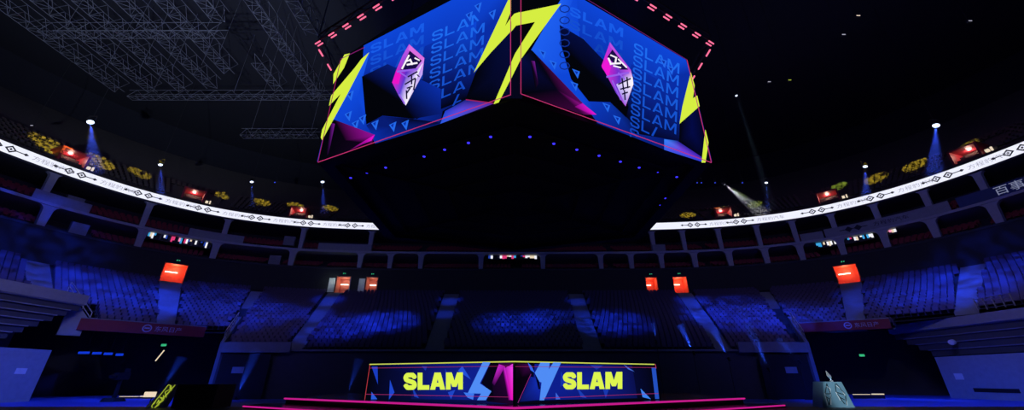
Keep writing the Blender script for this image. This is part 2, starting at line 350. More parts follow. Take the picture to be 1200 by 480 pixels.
upp = [(64, 203), (180, 234), (267, 252), (356, 265), (437, 269), (764, 269), (801, 267), (844, 263), (887, 259), (929, 252), (970, 245), (1017, 232), (1067, 217), (1129, 198), (1194, 172)]
for i, (px, py) in enumerate(upp):
    pillar(s_of(px, py, ZF), ZB+.12, ZF-.15, .34, .45, 'slim pale pillar under the white ribbon board, %s from the left' % ORD[i+1], 'pillars of the upper gallery')
# ---- parapet panels
def strip_at(s0, s1, z0, z1, off, m, name, label, cat, grp=None, th=.06, kind=None):
    b = MB(); ring(b, s0, s1, rect(off-th, off, z0, z1)); o = b.build(name, m); return tag(o, label, cat, grp, kind)
for i, (p0, p1, lb) in enumerate([((33, 232), (105, 250), 'left end of the upper gallery edge'), ((219, 277), (284, 287), 'edge above the coloured screen on the left'), ((372, 293), (434, 295.5), 'edge just left of the hanging cube'),
                     ((764, 295.5), (781, 295), 'edge just right of the hanging cube'), ((942, 280), (965, 276), 'short panel right of the white beam')]):
    strip_at(s_of(*p0, ZB), s_of(*p1, ZB), ZB+.12, ZB+1.15, -.1, M['panel'], 'parapet_panel', 'plain pale grey parapet panel on the '+lb, 'panel', 'parapet panels')
def printed(p0, p1, m, name, label, ornament, txt, tm, th_=.7, frac=.5):
    s0, s1 = s_of(*p0, ZB), s_of(*p1, ZB); t = thing(name, tuple(gp((s0+s1)/2, 0, ZB)), label, 'banner'); b = MB(); ring(b, s0, s1, rect(-.2, -.12, ZB+.1, ZB+1.3)); b.build('board', m, t)
    b = MB(); v, f, W, H = text_polys(txt, 1.); k = th_/H; sm = s0+(s1-s0)*frac; zc = ZB+.7
    b.add([gp(sm+p[0]*k*1.2, -.23, zc-th_/2+p[1]*k) for p in v], f)
    if ornament:
        for dx in (-2.6, -1.6): b.face([gp(sm+dx+x, -.23, zc+z) for x, z in ((-.45, 0), (0, -.4), (.45, 0), (0, .4))])
        b.face([gp(sm+x, -.23, zc+z) for x, z in ((-3.6, -.05), (-.6, -.05), (-.6, .05), (-3.6, .05))])
    b.build('lettering', tm, t); keep(t)
printed((968, 275), (1102, 243), M['panel'], 'printed_banner', 'long grey printed banner with dark diamonds on the right upper gallery edge', True, '方程豹汽车', M['ink'], .55, .42)
printed((1112, 240), (1215, 207), M['panelblue'], 'blue_banner', 'dark blue banner with large glowing white characters at the far right gallery', False, '百事可乐', M['signtext'], .95, .42)  # characters glow on their own so they read in the dim gallery
# small grey cabinets inside galleries
for i, (px, py, z, lb) in enumerate([(106, 270, ZC, 'lower gallery left, beside the first pillar'), (108, 236, ZB+.3, 'upper gallery left, under the ribbon board'), (318, 308, ZC, 'lower gallery between the third and fourth pillars'), (330, 278, ZB+.6, 'upper gallery behind the fourth pillar on the left')]):
    s = s_of(px, py, z); g = gp(s, .35, z); b = MB(); b.box(-.75, .75, 0, .5, 0, 1.35); b.box(-.78, .78, -.02, .52, 1.35, 1.42)
    o = b.build('gallery_cabinet', M['grey']); o.location = g; o.rotation_euler.z = frame(s); tag(o, 'grey cabinet in the '+lb, 'cabinet', 'grey gallery cabinets')
# ---- coloured screens glimpsed inside the lower gallery
def sliver(p0, p1, h, label, n, seed):
    rnd = random.Random(seed); s0, s1 = s_of(*p0, ZB), s_of(*p1, ZB); t = thing('gallery_screen', tuple(gp((s0+s1)/2, .8, ZB-.3-h)), label, 'screen')
    b = MB(); ring(b, s0, s1, rect(.62, .8, ZB-.28-h, ZB-.2)); b.build('casing', M['black'], t); b = MB(); pal = [(240, 240, 250), (245, 245, 250), (220, 60, 120), (60, 160, 220), (30, 60, 160), (250, 150, 190), (20, 20, 40), (230, 210, 180)]
    for i in range(n):
        a = s0+(s1-s0)*i/n; c = s0+(s1-s0)*(i+1)/n; col = lin(rnd.choice(pal)); j = rnd.uniform(.25, 1)
        if rnd.random() < .82: b.face([gp(a, .6, ZB-.22-h*j), gp(c, .6, ZB-.22-h*j), gp(c, .6, ZB-.25), gp(a, .6, ZB-.25)], 0, col)
    b.build('picture', M['led'], t); keep(t)
sliver((176, 270), (248, 282), .85, 'thin bright coloured screen glimpsed in the left gallery', 34, 3)
sliver((572, 297), (632, 297), .6, 'thin bright coloured screen glimpsed under the middle of the cube', 22, 5)
sliver((955, 278), (979, 273), .75, 'small pink and white screen in the right gallery, nearest the beam', 12, 8)
sliver((985, 272), (1016, 265), .75, 'pink and teal screen in the right gallery behind the sixth pillar from right', 14, 11)
sliver((1029, 262), (1040, 259), .6, 'tiny white screen scrap in the right gallery', 5, 12)
# ---- lit doorways (lower concourse)
def doorway(s, hw, z, h, depth, m_, label, side=None, lamp=20, lampcol=(1, .45, .3), name='lit_doorway'):
    rzz = frame(s); g = gp(s, .02, z); t = thing(name, g, label, 'doorway', None, rzz)
    b = MB(); D = depth
    b.box(-hw-.1, -hw, 0, D, 0, h); b.build('side_wall', m_, t)
    b = MB(); b.box(hw, hw+.1, 0, D, 0, h); b.build('side_wall', side or m_, t)
    b = MB(); b.box(-hw-.1, hw+.1, D, D+.1, 0, h); b.build('back_wall', m_, t)
    b = MB(); b.box(-hw-.1, hw+.1, 0, D, h, h+.1); b.build('soffit', m_, t)
    b = MB(); b.box(-hw, hw, 0, D, -.08, .0); b.build('threshold', M['concrete'], t)
    b = MB(); b.box(-hw*.8, hw*.35, D-.16, D-.05, h*.62, h*.62+.12); b.build('tube_lamp', M['tube'], t)
    l = point('door_light', g+Vector((0, 0, 0)), lampcol, lamp, .15); l.location = t.matrix_basis @ Vector((0, D*.45, h*.75)) if False else (Matrix.Translation(g) @ Matrix.Rotation(rzz, 4, 'Z') @ Vector((0, D*.45, h*.8)))
    return t
names = ['orange doorway at the head of the left corner stairs', 'dim red doorway with one wall painted as white-lit, left of the stage backdrop', 'smaller dim red doorway second left of the screen cube', 'small red doorway right of centre, left of its twin', 'orange doorway with bright side wall at head of right stairs', 'orange doorway at the head of the right corner stairs']
pw = [55, 14, 8, 22, 40, 50]
for i, (s, hw) in enumerate(dS):
    doorway(s, hw, ZW, HD, 1.6, M['orange'] if i not in (1, 2) else M['salmon'], names[i], M['white'] if i == 1 else None, pw[i], (1, .55, .4) if i not in (1, 2) else (1, .8, .75))  # white side wall colour stands in for white light falling on it
    if i in (1, 2):
        t = thing('door_leaf', gp(s-hw-.55, -.25, ZW), 'open white door leaf beside the %s dim red doorway' % ('larger' if i == 1 else 'smaller'), 'door', None, frame(s)); b = MB(); b.box(-.45, .45, 0, .06, 0, 2.1); b.build('leaf', M['white'], t); b = MB(); b.bar((.3, -.03, 1), (.3, -.03, 1.2), .03); b.build('handle', M['rail'], t)
        point('leaf_light', gp(s-hw-.5, -1.2, ZW+1.7), (.8, 1, .9), 16 if i == 1 else 5, .05)
    # exit sign above
    t = thing('exit_sign', gp(s, -.1, ZW+HD+.35), 'tiny green exit sign above the '+['left corner doorway', 'dim red doorway with wall painted as white-lit', 'smaller dim red doorway', 'small red doorway right of centre', 'orange doorway with bright side wall', 'right corner doorway'][i], 'sign', 'exit signs', frame(s))
    b = MB(); b.box(-.3, .3, -.05, .05, 0, .3); b.build('case', M['black'], t)
    b = MB()
    b.face([(-.2, -.056, .06), (-.08, -.056, .06), (-.05, -.056, .24), (-.14, -.056, .24)]); b.face([(.03, -.056, .1), (.2, -.056, .1), (.2, -.056, .2), (.03, -.056, .2)]); b.build('pictogram', M['green'], t)
# upper vomitories
up_d = [(90, 188, 'far left, below the blue spotlight', 60), (228, 231, 'left, between two yellow light patches', 60), (345, 246, 'left of the cube beside a bright yellow patch', 60), (853, 246, 'right of the cube, at the foot of the white beam', 50), (969, 228, 'right, beside a green light patch', 60), (1109, 180, 'far right, below the blue spotlight', 60)]
for px, py, lb, P in up_d:
    s = s_of(px, py, 24.9); t = thing('upper_doorway', gp(s, .3, 24.6), 'red-lit vomitory doorway in the upper stand, '+lb, 'doorway', None, frame(s))
    b = MB(); hw = 1.1; h = 1.7
    b.box(-hw-.2, -hw, 0, 3, 0, h); b.build('side_wall', M['seatred'], t); b = MB(); b.box(hw, hw+.2, 0, 3, 0, h); b.build('side_wall', M['seatred'], t)
    b = MB(); b.box(-hw, hw, 2.9, 3.1, 0, h); b.build('back_wall', M['salmon'], t); b = MB(); b.box(-hw-.2, hw+.2, 0, 3, h, h+.15); b.build('soffit', M['seatred'], t)
    b = MB(); b.box(-hw*.7, hw*.9, 2.7, 2.85, .85, 1.0); b.build('tube_lamp', M['tube'], t)
    b = MB(); b.box(hw+.4, hw+.7, .3, .6, .3, .6); b.box(hw+.85, hw+1.0, .3, .5, .25, .7); b.build('wall_lamp', M['warm'], t)
    g = Matrix.Translation(t.location) @ Matrix.Rotation(t.rotation_euler.z, 4, 'Z') @ Vector((0, 1.6, 1.6)); point('upper_door_light', g, (1, .5, .4), P*2, .2)
    g = Matrix.Translation(t.location) @ Matrix.Rotation(t.rotation_euler.z, 4, 'Z') @ Vector((0, 1.0, h+2.2)); point('upper_door_glow', g, (1, .2, .3), P*.3, .2)  # second point light added in mid-air for the red glow above
# ================================================================== SEATS
def seat_geo(simple):
    b = MB()
    T = Matrix.Translation((0, .22, .42)) @ Matrix.Rotation(-.16, 4, 'X')
    b.hexa([T @ Vector(p) for p in ((-.21, 0, 0), (.21, 0, 0), (.21, .045, 0), (-.21, .045, 0))], [T @ Vector(p) for p in ((-.19, .0, .44), (.19, .0, .44), (.19, .04, .44), (-.19, .04, .44))])
    b.box(-.21, .21, -.02, .22, .40, .45)
    if not simple: b.box(-.21, .21, -.05, -.02, .34, .44)
    b.box(-.24, -.22, -.0, .26, 0, .62)
    if not simple:
        b.box(.22, .24, 0, .26, 0, .62); b.box(-.25, -.21, -.04, .24, .62, .65); b.box(.21, .25, -.04, .24, .62, .65)
    return b
gs = seat_geo(True)
def proj(p):
    d = Vector(p)-Vector((0, 0, EYE)); zc = d.y*math.cos(PITCH)+d.z*math.sin(PITCH)
    if zc < 1: return None
    yy = -d.y*math.sin(PITCH)+d.z*math.cos(PITCH); return (CX+F*d.x/zc, 240-F*yy/zc, zc)
# aisles: (pixel at concourse) -> s ; skip seats there
aisles = [(s_of(px, py, ZW), w_) for px, py, w_ in ((72, 300, 1.0), (199, 334, 1.15), (308, 343, .7), (398, 346, 1.0), (530, 345, 1.1), (674, 345, 1.1), (797, 346, 1.0), (892, 341, .7), (997, 334, 1.15), (1130, 308, 1.0))]
lowseats = []; redseats = []
for k in range(NR):
    w_ = (k+.45)/NR; z = rz(k)
    s = -SE+.5
    while s < SE:
        gq, n, e = look(s); sc = ((rowp(s+.3, w_, z)-rowp(s-.3, w_, z)).length/.6) if abs(s) < SE-1 else 1
        st = .52/max(.3, sc); s += st
        if abs(s) > SE-.6: continue
        if k < K1 and abs(s) > SC-.5: continue
        if (k < KS and s < -SD+.4) or (k < KSR and s > SDR-.4): continue
        if any(abs(s-a) < hw+.15 for a, hw in aisles): continue
        p = rowp(s, w_, z); d = (rowp(s, 1, 0)-rowp(s, 0, 0)); lowseats.append((p, math.atan2(d.y, d.x)-PI/2))
CABS = [(s_of(px, py, z), z) for px, py, z in ((106, 270, ZC), (108, 236, ZB+.3), (318, 308, ZC), (330, 278, ZB+.6))]
for (o_, z_) in ((.68, ZC), (1.45, ZC+.35), (2.45, ZC+.75), (.6, ZB+.12), (1.3, ZB+.45), (2.2, ZB+.9), (3.1, ZB+1.35), (.6, uz(0)), (1.5, uz(1)), (2.4, uz(2)), (3.3, uz(3)), (4.2, uz(4)), (5.1, uz(5)), (6.0, uz(6))):
    s = -SE+.5
    while s < SE-.5:
        s += .56
        if int(s/.56) % 26 < 2: continue
        if any(abs(s-c) < 1.15 and abs(z_-z) < 1 for c, z in CABS): continue
        if o_ < 4.5 and z_ > 24 and any(abs(s-s_of(px, py, 24.9)) < 2.4 for px, py, _, _ in up_d): continue
        redseats.append((gp(s, o_, z_), frame(s)))
def vis(lst, n, margin=20):
    c = []
    for i, (p, r) in enumerate(lst):
        q = proj(p)
        if q and margin < q[0] < 1200-margin and 10 < q[1] < 470: c.append((q[2], i))
    c.sort(); return set(i for _, i in c[:n])
def place(lst, m_, name, label, restlabel, grp, okf=None):
    pick = vis([x if (okf is None or okf(x[0])) else (Vector((0, -50, 0)), 0) for x in lst], 300)
    me = None; fb = seat_geo(False)
    for i in sorted(pick):
        p, r = lst[i]
        if me is None: o = fb.build(name, m_); me = o
        else: o = me.copy(); C.objects.link(o)
        o.location = p; o.rotation_euler.z = r; tag(o, label, 'seat', grp)
    b = MB()
    for i, (p, r) in enumerate(lst):
        if i in pick: continue
        c, s_ = math.cos(r), math.sin(r)
        n = len(b.v); b.v += [(p.x+c*v[0]-s_*v[1], p.y+s_*v[0]+c*v[1], p.z+v[2]) for v in gs.v]
        b.f += [tuple(n+j for j in f) for f in gs.f]
    b.m = [1 if b.v[f[0]][2] > 24.3 else 0 for f in b.f]; b.c = []
    tag(b.build(name+'_rows', [m_, M['seatdark']]), restlabel, 'seats', None, 'stuff')
place(lowseats, M['seatblue'], 'stand_chair', 'empty folding seat in the blue-lit lower stand, nearest the camera', 'rows of empty folding seats filling the rest of the blue-lit lower stand', 'folding seats of the lower stand')
place(redseats, M['seatred'], 'gallery_chair', 'empty red seat in the balcony galleries above the stand', 'remaining rows of empty red seats in galleries and upper stand', 'red seats of the galleries', lambda p: p.z < 24)
# aisle stairs
for i, (s, hw) in enumerate(aisles):
    k0 = k_first(s); k1 = NR
    if i in (2, 7): k0 = 15; k1 = NR-1
    b = MB()
    for k in range(k0, k1):
        for h in (0, 1):
            wa = (k+h*.5)/NR-.006; wb = (k+1)/NR-.003; za = rz(k)+.01+h*.193; zb_ = rz(k)-(.30 if h == 0 else 0); q = [rowp(s-hw, wa, zb_), rowp(s+hw, wa, zb_), rowp(s+hw, wb, zb_), rowp(s-hw, wb, zb_)]
            b.hexa(q, [Vector((p.x, p.y, za+.02)) for p in q])
    o = b.build('aisle_stairs', M['step']); tag(o, 'pale concrete aisle stairs climbing the lower stand, %s flight from the left' % ORD[i+1], 'stairs', 'aisle stairs of the lower stand')
# ================================================================== SIDE STANDS
def side_stand(sg, x, ya, yb, ztop, zpan, label, endshift, ph, nd):
    # retracted seating: slabs stacked above a plain panel wall
    t = thing('retracted_stand', (sg*x, (ya+yb)/2, zpan), label, 'seating stand'); n = nd; H = ztop-ph-zpan
    for i in range(n):
        z0 = zpan+H*i/n; z1 = z0+H/n; xi = x-.7*i/n; ye = yb-endshift*(n-1-i)/n
        xa, xb = sorted((sg*(xi+.06), sg*(x+2.6))); b = MB(); b.box(xa, xb, ya, ye, z0, z1-.07, 1)
        xa, xb = sorted((sg*(xi-.08), sg*(x+2.6))); b.box(xa, xb, ya, ye+.1, z1-.07, z1, 0)
        b.build('deck', [M['panel'], M['deckdark']], t)
    b = MB(); xa, xb = sorted((sg*(x-.75), sg*(x-.55))); b.box(xa, xb, ya, yb+.2, ztop-ph, ztop); b.build('parapet', M['panel'], t)
    b = MB(); xa, xb = sorted((sg*(x-.6), sg*(x+3))); b.box(xa, xb, ya, yb, ztop-ph-.1, ztop-ph); b.build('top_deck', M['grey'], t)
    keep(t)
    return t
side_stand(-1, 37.4, -5, 33.6, 8.1, 3.75, 'grey stack of retracted seating decks along the left wall', 5.0, .8, 7)
side_stand(1, 39.6, -5, 42.0, 6.55, 3.5, 'grey stack of retracted seating decks along the right wall', 3.4, .75, 4)
for sg, x, ya, yb, h, lb in ((-1, 36.9, 20, 33, 3.65, 'left'), (1, 39.0, 31.6, 38.7, 3.4, 'right')):
    t = thing('wall_panel_board', (sg*x, (ya+yb)/2, 0), 'large plain pale wall board beneath the %s retracted seating' % lb, 'board'); b = MB(); xa, xb = sorted((sg*x, sg*(x+.3))); b.box(xa, xb, ya, yb, 0, h); b.build('board', M['panel'], t)
    b = MB(); xf = sorted((sg*(x-.02), sg*x))
    if sg > 0: b.box(*xf, 33.2, 36.5, .55, .85); b.build('vent_slot', M['black'], t); b = MB(); b.box(*xf, 36.9, 37.6, 1.5, 2.0); b.build('notice', M['white'], t)
    else: b.box(*xf, 31.2, 31.9, 1.9, 2.3); b.build('notice', M['white'], t)
    keep(t)
b = MB(); b.box(-42.6, -41.8, -14, 34, 0, 6.3); tag(b.build('wall_left', M['wall']), kind='structure')
b = MB(); b.box(42.8, 43.4, -14, 40, 0, 6); tag(b.build('wall_right', M['wall']), kind='structure')
# grey tunnel cheek at left, with rails descending
A = at_y(83, 338, 33.7); Bq = at_y(104, 384, 34.6)
t = thing('stair_railing', (A.x, A.y, A.z), 'pair of parallel steel rails sloping down beside the left stand', 'railing')
P0 = at_y(84, 330, 34.6); P1 = at_y(108, 366, 35.2)
for j in range(3):
    b = MB(); o_ = Vector((0, 0, -.42*j)); b.bar(P0+o_, P1+o_, .035); b.build('rail', M['rail'], t)
for j in range(4): b = MB(); q = P0.lerp(P1, j/3); b.bar(q, q-Vector((0, 0, 1.0)), .025); b.build('post', M['rail'], t)
keep(t)
b = MB(); q = [Vector((-37.9, 33.7, 0)), Vector((-36.9, 34.6, 0)), Vector((-37.3, 35, 0)), Vector((-38.3, 34, 0))]
b.hexa([Vector((p.x, p.y, 4.9)) for p in q], [Vector((p.x, p.y, zz)) for p, zz in zip(q, (8.0, 6.4, 6.4, 8.0))]); tag(b.build('wall_cheek_left', M['panel']), kind='structure')
# right barrier grille above the right stand
t = thing('grille_barrier', (39, 32.5, 6.8), 'grey lattice barrier standing on the right stand parapet', 'barrier')
L0 = at_z(1148, 370, 6.8); b = MB(); X = 39.0
pa, pb_ = 33.4, 30.8
for j in range(5): b = MB(); y_ = pa+(pb_-pa)*j/4; b.bar((X, y_, 6.75), (X, y_, 7.75), .045); b.build('post', M['rail'], t)
b = MB()
for j in range(4): b.bar((X, pa, 6.9+.26*j), (X, pb_, 6.9+.26*j), .02)
b.build('rail', M['rail'], t); keep(t)
t = thing('wall_speaker', (39.0, 36.5, 4.6), 'small round pale fitting on the right retracted decks', 'light'); b = MB(); b.bar((38.9, 36.4, 4.55), (38.6, 36.3, 4.5), .22, 12); b.build('body', M['white'], t); b = MB(); b.bar((39.5, 36.4, 4.6), (38.9, 36.4, 4.55), .06); b.build('bracket', M['rail'], t); keep(t)
# things in the left tunnel
for i, (x0, x1, y0) in enumerate(((92.5, 104.5, 413), (109, 118.5, 413.5), (122.5, 131.5, 414.2), (136.5, 144, 415.2))):
    p = at_y(x0, y0-1.4, 40-i*.2); q = at_y(x1, y0+1.4, 40-i*.2); t = thing('light_bar', ((p.x+q.x)/2, p.y, q.z), 'blue light bar in the left tunnel, %s from the left' % ORD[i+1], 'light', 'blue light bars in the tunnel')
    b = MB(); b.box(p.x-.05, q.x+.05, p.y, p.y+.15, q.z-.03, p.z+.03); b.bar(((p.x+q.x)/2, p.y+.1, p.z), ((p.x+q.x)/2, p.y+.1, 6.0), .02); b.build('casing', M['black'], t); b = MB(); b.box(p.x, q.x, p.y-.03, p.y, q.z, p.z); b.build('tube', M['bluewin'], t); keep(t)
for px, py, lb, Y in ((192, 404, 'left', 42), (1010, 416, 'right', 42)):
    p = at_y(px, py, Y); t = thing('exit_sign', p, 'green exit sign glowing in the dark %s corner tunnel' % lb, 'sign'); b = MB(); b.box(-.3, .3, 0, .08, -.14, .14); b.bar((0, .04, .14), (0, .04, 1.6), .02); b.build('case', M['black'], t); b = MB(); b.box(-.26, .26, -.02, 0, -.11, .11); b.build('lens', M['green'], t)
p = at_y(193, 410, 41.5); t = thing('ceiling_lamp', p, 'small white tubular lamp under the exit sign, left tunnel', 'light'); b = MB(); b.bar((-.05, 0, 0), (-.55, 0, -1.0), .05); b.build('tube', M['warm'], t); b = MB(); b.bar((0, .1, 0), (0, .1, 2), .02); b.build('rod', M['black'], t)
for x0, x1, y, lb, Y in ((140, 179, 464, 'left', 37.5), (1000, 1036, 461.5, 'right', 37.5)):
    p = at_y(x0, y, Y); q = at_y(x1, y, Y); t = thing('floor_light_strip', ((p.x+q.x)/2, Y, 0), 'low warm white light strip on the floor in the %s tunnel mouth' % lb, 'light')
    b = MB(); b.box(p.x, q.x, Y, Y+.12, 0, p.z-.04); b.build('stand', M['black'], t); b = MB(); b.box(p.x, p.x*.45+q.x*.55, Y-.02, Y+.1, p.z-.04, p.z); b.box(p.x*.38+q.x*.62, q.x, Y-.02, Y+.1, p.z-.04, p.z+.04); b.build('tube', M['warm'], t); keep(t)
# ================================================================== VIDEO CUBE
HX = [Vector(p) for p in ((0, 11.0), (9.0, 15.4), (9.0, 26.1), (0, 29.2), (-9.0, 26.1), (-9.0, 15.4))]; Z0, Z1 = 10.6, 16.75
cube = thing('video_cube', (0, 21, Z0), 'huge hexagonal hanging screen cube with blue screens and yellow bolts', 'video display')
b = MB(); cc = Vector((0, 20.5))
def hexl(f, z): return [Vector((*(cc+(p-cc)*f), z)) for p in HX]
b.hexa(hexl(.985, Z0+.25), hexl(.985, Z1+.1)); b.build('body', M['black'], cube)
b = MB()
for i in range(6):
    a, c, d, e = hexl(1.0, Z0)[i], hexl(1.0, Z0)[(i+1) % 6], hexl(.93, Z0)[(i+1) % 6], hexl(.93, Z0)[i]; up_ = Vector((0, 0, .3)); b.hexa([a, c, d, e], [a+up_, c+up_, d+up_, e+up_])
b.build('bottom_frame', M['black'], cube)
b = MB()
for f in (.82, .6, .4, .2):
    P = hexl(f, Z0+.12)
    for i in range(6): b.bar(P[i], P[(i+1) % 6], .06, 4)
for i in range(6): b.bar(hexl(.95, Z0+.12)[i], hexl(.1, Z0+.12)[i], .08, 4)
b.build('underside_truss', M['rib'], cube)
dots = [(575, 160), (549, 167), (521, 175), (497, 183), (452, 196), (430, 202), (411, 208), (621, 160), (649, 168), (676, 175), (702, 182), (727, 189), (749, 196), (771, 202), (793, 207), (780, 232), (774, 240), (418, 225), (424, 236)]
for px, py in dots:
    p = at_z(px, py, Z0+.1); l = MB(); l.bar(p, p+Vector((0, 0, .25)), .09, 8); o = l.build('spot_can', M['black'], cube); l = MB(); l.bar(p-Vector((0, 0, .03)), p, .062, 8); l.build('lens', M['bluedot'], o)
# rods to the roof
b = MB()
for p in hexl(.7, Z1): b.bar(p, p+Vector((0, 0, 46-Z1)), .05)
b.build('hanging_cable', M['black'], cube)
# ---- artwork on the two front faces, traced in face planes
def face_of(a, c, z0):
    a = Vector((*a, z0)); c = Vector((*c, z0)); n = (c-a).cross(Vector((0, 0, 1))).normalized(); n = n if n.y < 0 else -n; return a, n
BK = (3, 4, 10); NV = (5, 12, 60); B1 = (14, 70, 215); B2 = (10, 45, 165); B3 = (8, 28, 115); B4 = (30, 95, 240); YL = (214, 238, 66); MG = (235, 20, 215); PU = (120, 30, 150)
class Art:
    def __init__(s, a, c, z0, sc, ox, oy): s.p0, s.n = face_of(a, c, z0); s.sc, s.ox, s.oy = sc, ox, oy; s.b = MB(); s.lay = 0
    def pt(s, X, Y): return hit(s.ox+X/s.sc, s.oy+Y/s.sc, s.p0+s.n*(.03+.004*s.lay), s.n)
    def poly(s, pts, col, cols=None):
        s.lay += 1; P = [s.pt(*p) for p in pts]
        s.b.face(P, 0, [lin(c) for c in cols] if cols else lin(col))
    def grad(s, A, Bp, ca, cb, cm=None):       # two polylines joined by a graded strip
        s.lay += 1
        for i in range(len(A)-1):
            s.b.face([s.pt(*A[i]), s.pt(*A[i+1]), s.pt(*Bp[i+1]), s.pt(*Bp[i])], 0, [lin(ca), lin(ca), lin(cb), lin(cb)])
    def line(s, p, q, w, col):
        p = Vector(p); q = Vector(q); d = (q-p).normalized(); n = Vector((-d.y, d.x))*w/2; s.poly([p-n, q-n, q+n, p+n], col)
    def fill(s, P, c):       # graded fan
        s.lay += 1; n = len(P); cx = sum(p[0][0] for p in P)/n; cy = sum(p[0][1] for p in P)/n
        for i in range(n):
            (a, ca), (d, cd) = P[i], P[(i+1) % n]; s.b.face([s.pt(cx, cy), s.pt(*a), s.pt(*d)], 0, [lin(c), lin(ca), lin(cd)])
def slam_rows(art, A, U, V, rows, step, h, wl, ca, cb, clip=None, w_=.16):
    ws, W = word('SLAM', w_, .16); art.lay += 1
    for r in range(rows):
        f = r/max(1, rows-1); cc_ = tuple(ca[i]*(1-f)+cb[i]*f for i in range(3))
        for q in ws:
            pts = [(A[0]+U[0]*x/W*wl+V[0]*(y*h-r*step), A[1]+U[1]*x/W*wl+V[1]*(y*h-r*step)) for x, y in q]
            if clip and not all(clip(*p) for p in pts): continue
            art.b.face([art.pt(*p) for p in pts], 0, lin(cc_))
def gem(art, ox, oy, mir):
    g = lambda L: [(ox+(x if not mir else x), oy+y) for x, y in L]
    return g
L = Art((-9, 15.4), (0, 11), Z0, 2.4, 350, 0)
# full panel
full = [(120, 168), (53, 457), (598, 268), (598, -160)]
L.poly([(118, 166), (54, 456), (597, 268), (597, -150)], BK)
L.fill([((183, 128), B1), ((430, 0), B1), ((600, -60), B1), ((600, 20), B2), ((497, 205), B2), ((470, 278), NV), ((405, 312), B3), ((398, 348), B3), ((215, 404), B2), ((190, 350), B3), ((178, 210), B2)], B2)
L.fill([((355, 130), B2), ((500, 60), B1), ((497, 205), B3), ((470, 278), BK), ((330, 335), BK), ((320, 250), BK)], B3)
L.fill([((200, 146), B4), ((184, 165), B1), ((178, 215), B1), ((190, 350), B1), ((216, 380), B2), ((98, 338), B1), ((92, 322), B1)], B1)
L.fill([((190, 352), B3), ((235, 326), B3), ((320, 334), BK), ((400, 345), NV), ((215, 404), B2), ((207, 378), B2)], B3)
def cl(x, y):
    top = 128-(x-183)*.519
    return y > top+3 and x > 186 and x < 600-(y)*.5 and y < 345-(x-300)*.25 and not (180 < x < 340 and y > 235+(0)) 
slam_rows(L, (202, 152), (1, -.42), (.02, -1), 5, 33, 25, 150, (24, 92, 232), (12, 52, 160), lambda x, y: y > 131-(x-183)*.519 and x > 186 and x < 372 and y < 262, .19)
slam_rows(L, (374, 118), (1, -.42), (.06, -1), 8, 35, 27, 150, (30, 108, 240), (16, 62, 180), lambda x, y: y > 134-(x-183)*.519 and x < 595-y*.48 and y < 300 and y > 35, .15)
L.fill([((178, 215), BK), ((190, 350), BK), ((236, 325), BK), ((322, 334), BK), ((400, 320), B3), ((400, 250), B2), ((250, 180), B3)], BK)
for x, y in ((145, 268), (180, 335), (160, 350), (265, 355), (215, 350), (480, 45), (545, 40), (505, 20), (140, 325), (300, 350)):
    L.poly([(x-11, y-4), (x+10, y-14), (x+3, y+16)], (35, 105, 235)); L.poly([(x-6, y-3), (x+3, y-9), (x, y+4)], B2)
# violet band and dark centre
L.fill([((398, 348), (40, 90, 230)), ((412, 312), (30, 60, 200)), ((470, 280), (20, 30, 120)), ((549, 291), (90, 40, 160))], (90, 70, 220))
L.fill([((500, 203), BK), ((598, 60), NV), ((598, 268), (8, 8, 40)), ((548, 290), BK), ((470, 277), BK)], (4, 8, 40))
L.line((470, 280), (548, 290), 3, (150, 30, 90))
# lower left dark with magenta
L.fill([((100, 336), BK), ((214, 379), (150, 15, 150)), ((205, 404), (20, 4, 30)), ((60, 453), BK), ((72, 400), BK)], (10, 3, 18))
L.poly([(214, 378), (138, 425), (180, 405), (205, 395)], MG, [MG, BK, (150, 10, 140), MG])
L.poly([(92, 345), (102, 348), (84, 432), (78, 440)], PU, [(60, 10, 80), PU, (30, 5, 45), BK])
# gem
def draw_gem(A, T, out, up_, low, pinks, white, dark, violet):
    q = lambda L_: [T(*p) for p in L_]
    A.fill(list(zip(q(out[0]), out[1])), (90, 45, 200))
    A.poly(q(up_), (24, 12, 70)); A.poly(q(low), (235, 225, 255), [(200, 185, 250), (250, 245, 255), (255, 250, 255), (150, 110, 230)])
    for L_ in pinks: A.poly(q(L_[0]), L_[1])
    for a, c, w_ in violet: A.line(T(*a), T(*c), w_, (150, 95, 235))
    for a, c, w_ in white: A.line(T(*a), T(*c), w_, (252, 246, 255))
    for a, c, w_ in dark: A.line(T(*a), T(*c), w_, (16, 10, 50))
TL = lambda X, Y: ((440+X/4.364-350)*2.4, (30+Y/4.364)*2.4)
draw_gem(L, TL, ([(172, 95), (250, 165), (240, 250), (155, 408), (120, 360), (85, 290), (105, 230), (140, 150)], [(210, 90, 230), (225, 130, 240), (200, 170, 250), (250, 240, 255), (90, 70, 220), (220, 25, 200), (210, 40, 200), (170, 80, 230)]),
    [(175, 128), (238, 178), (200, 225), (128, 225)], [(198, 250), (243, 190), (157, 402), (135, 330)],
    [([(85, 292), (105, 232), (130, 250), (118, 300)], (235, 20, 200)), ([(175, 98), (250, 165), (236, 178), (168, 122)], (220, 110, 225))],
    [((135, 222), (172, 150), 5), ((160, 200), (215, 190), 5), ((176, 170), (190, 200), 5), ((150, 185), (178, 175), 4), ((200, 165), (226, 178), 4)],
    [((165, 262), (215, 235), 4), ((150, 300), (205, 268), 4), ((185, 255), (185, 300), 4), ((205, 270), (195, 330), 4), ((160, 320), (190, 310), 4), ((160, 345), (178, 318), 4), ((212, 250), (225, 262), 3), ((158, 330), (160, 375), 4)],
    [((110, 235), (215, 222), 5), ((120, 350), (150, 400), 4), ((125, 240), (160, 262), 4)])
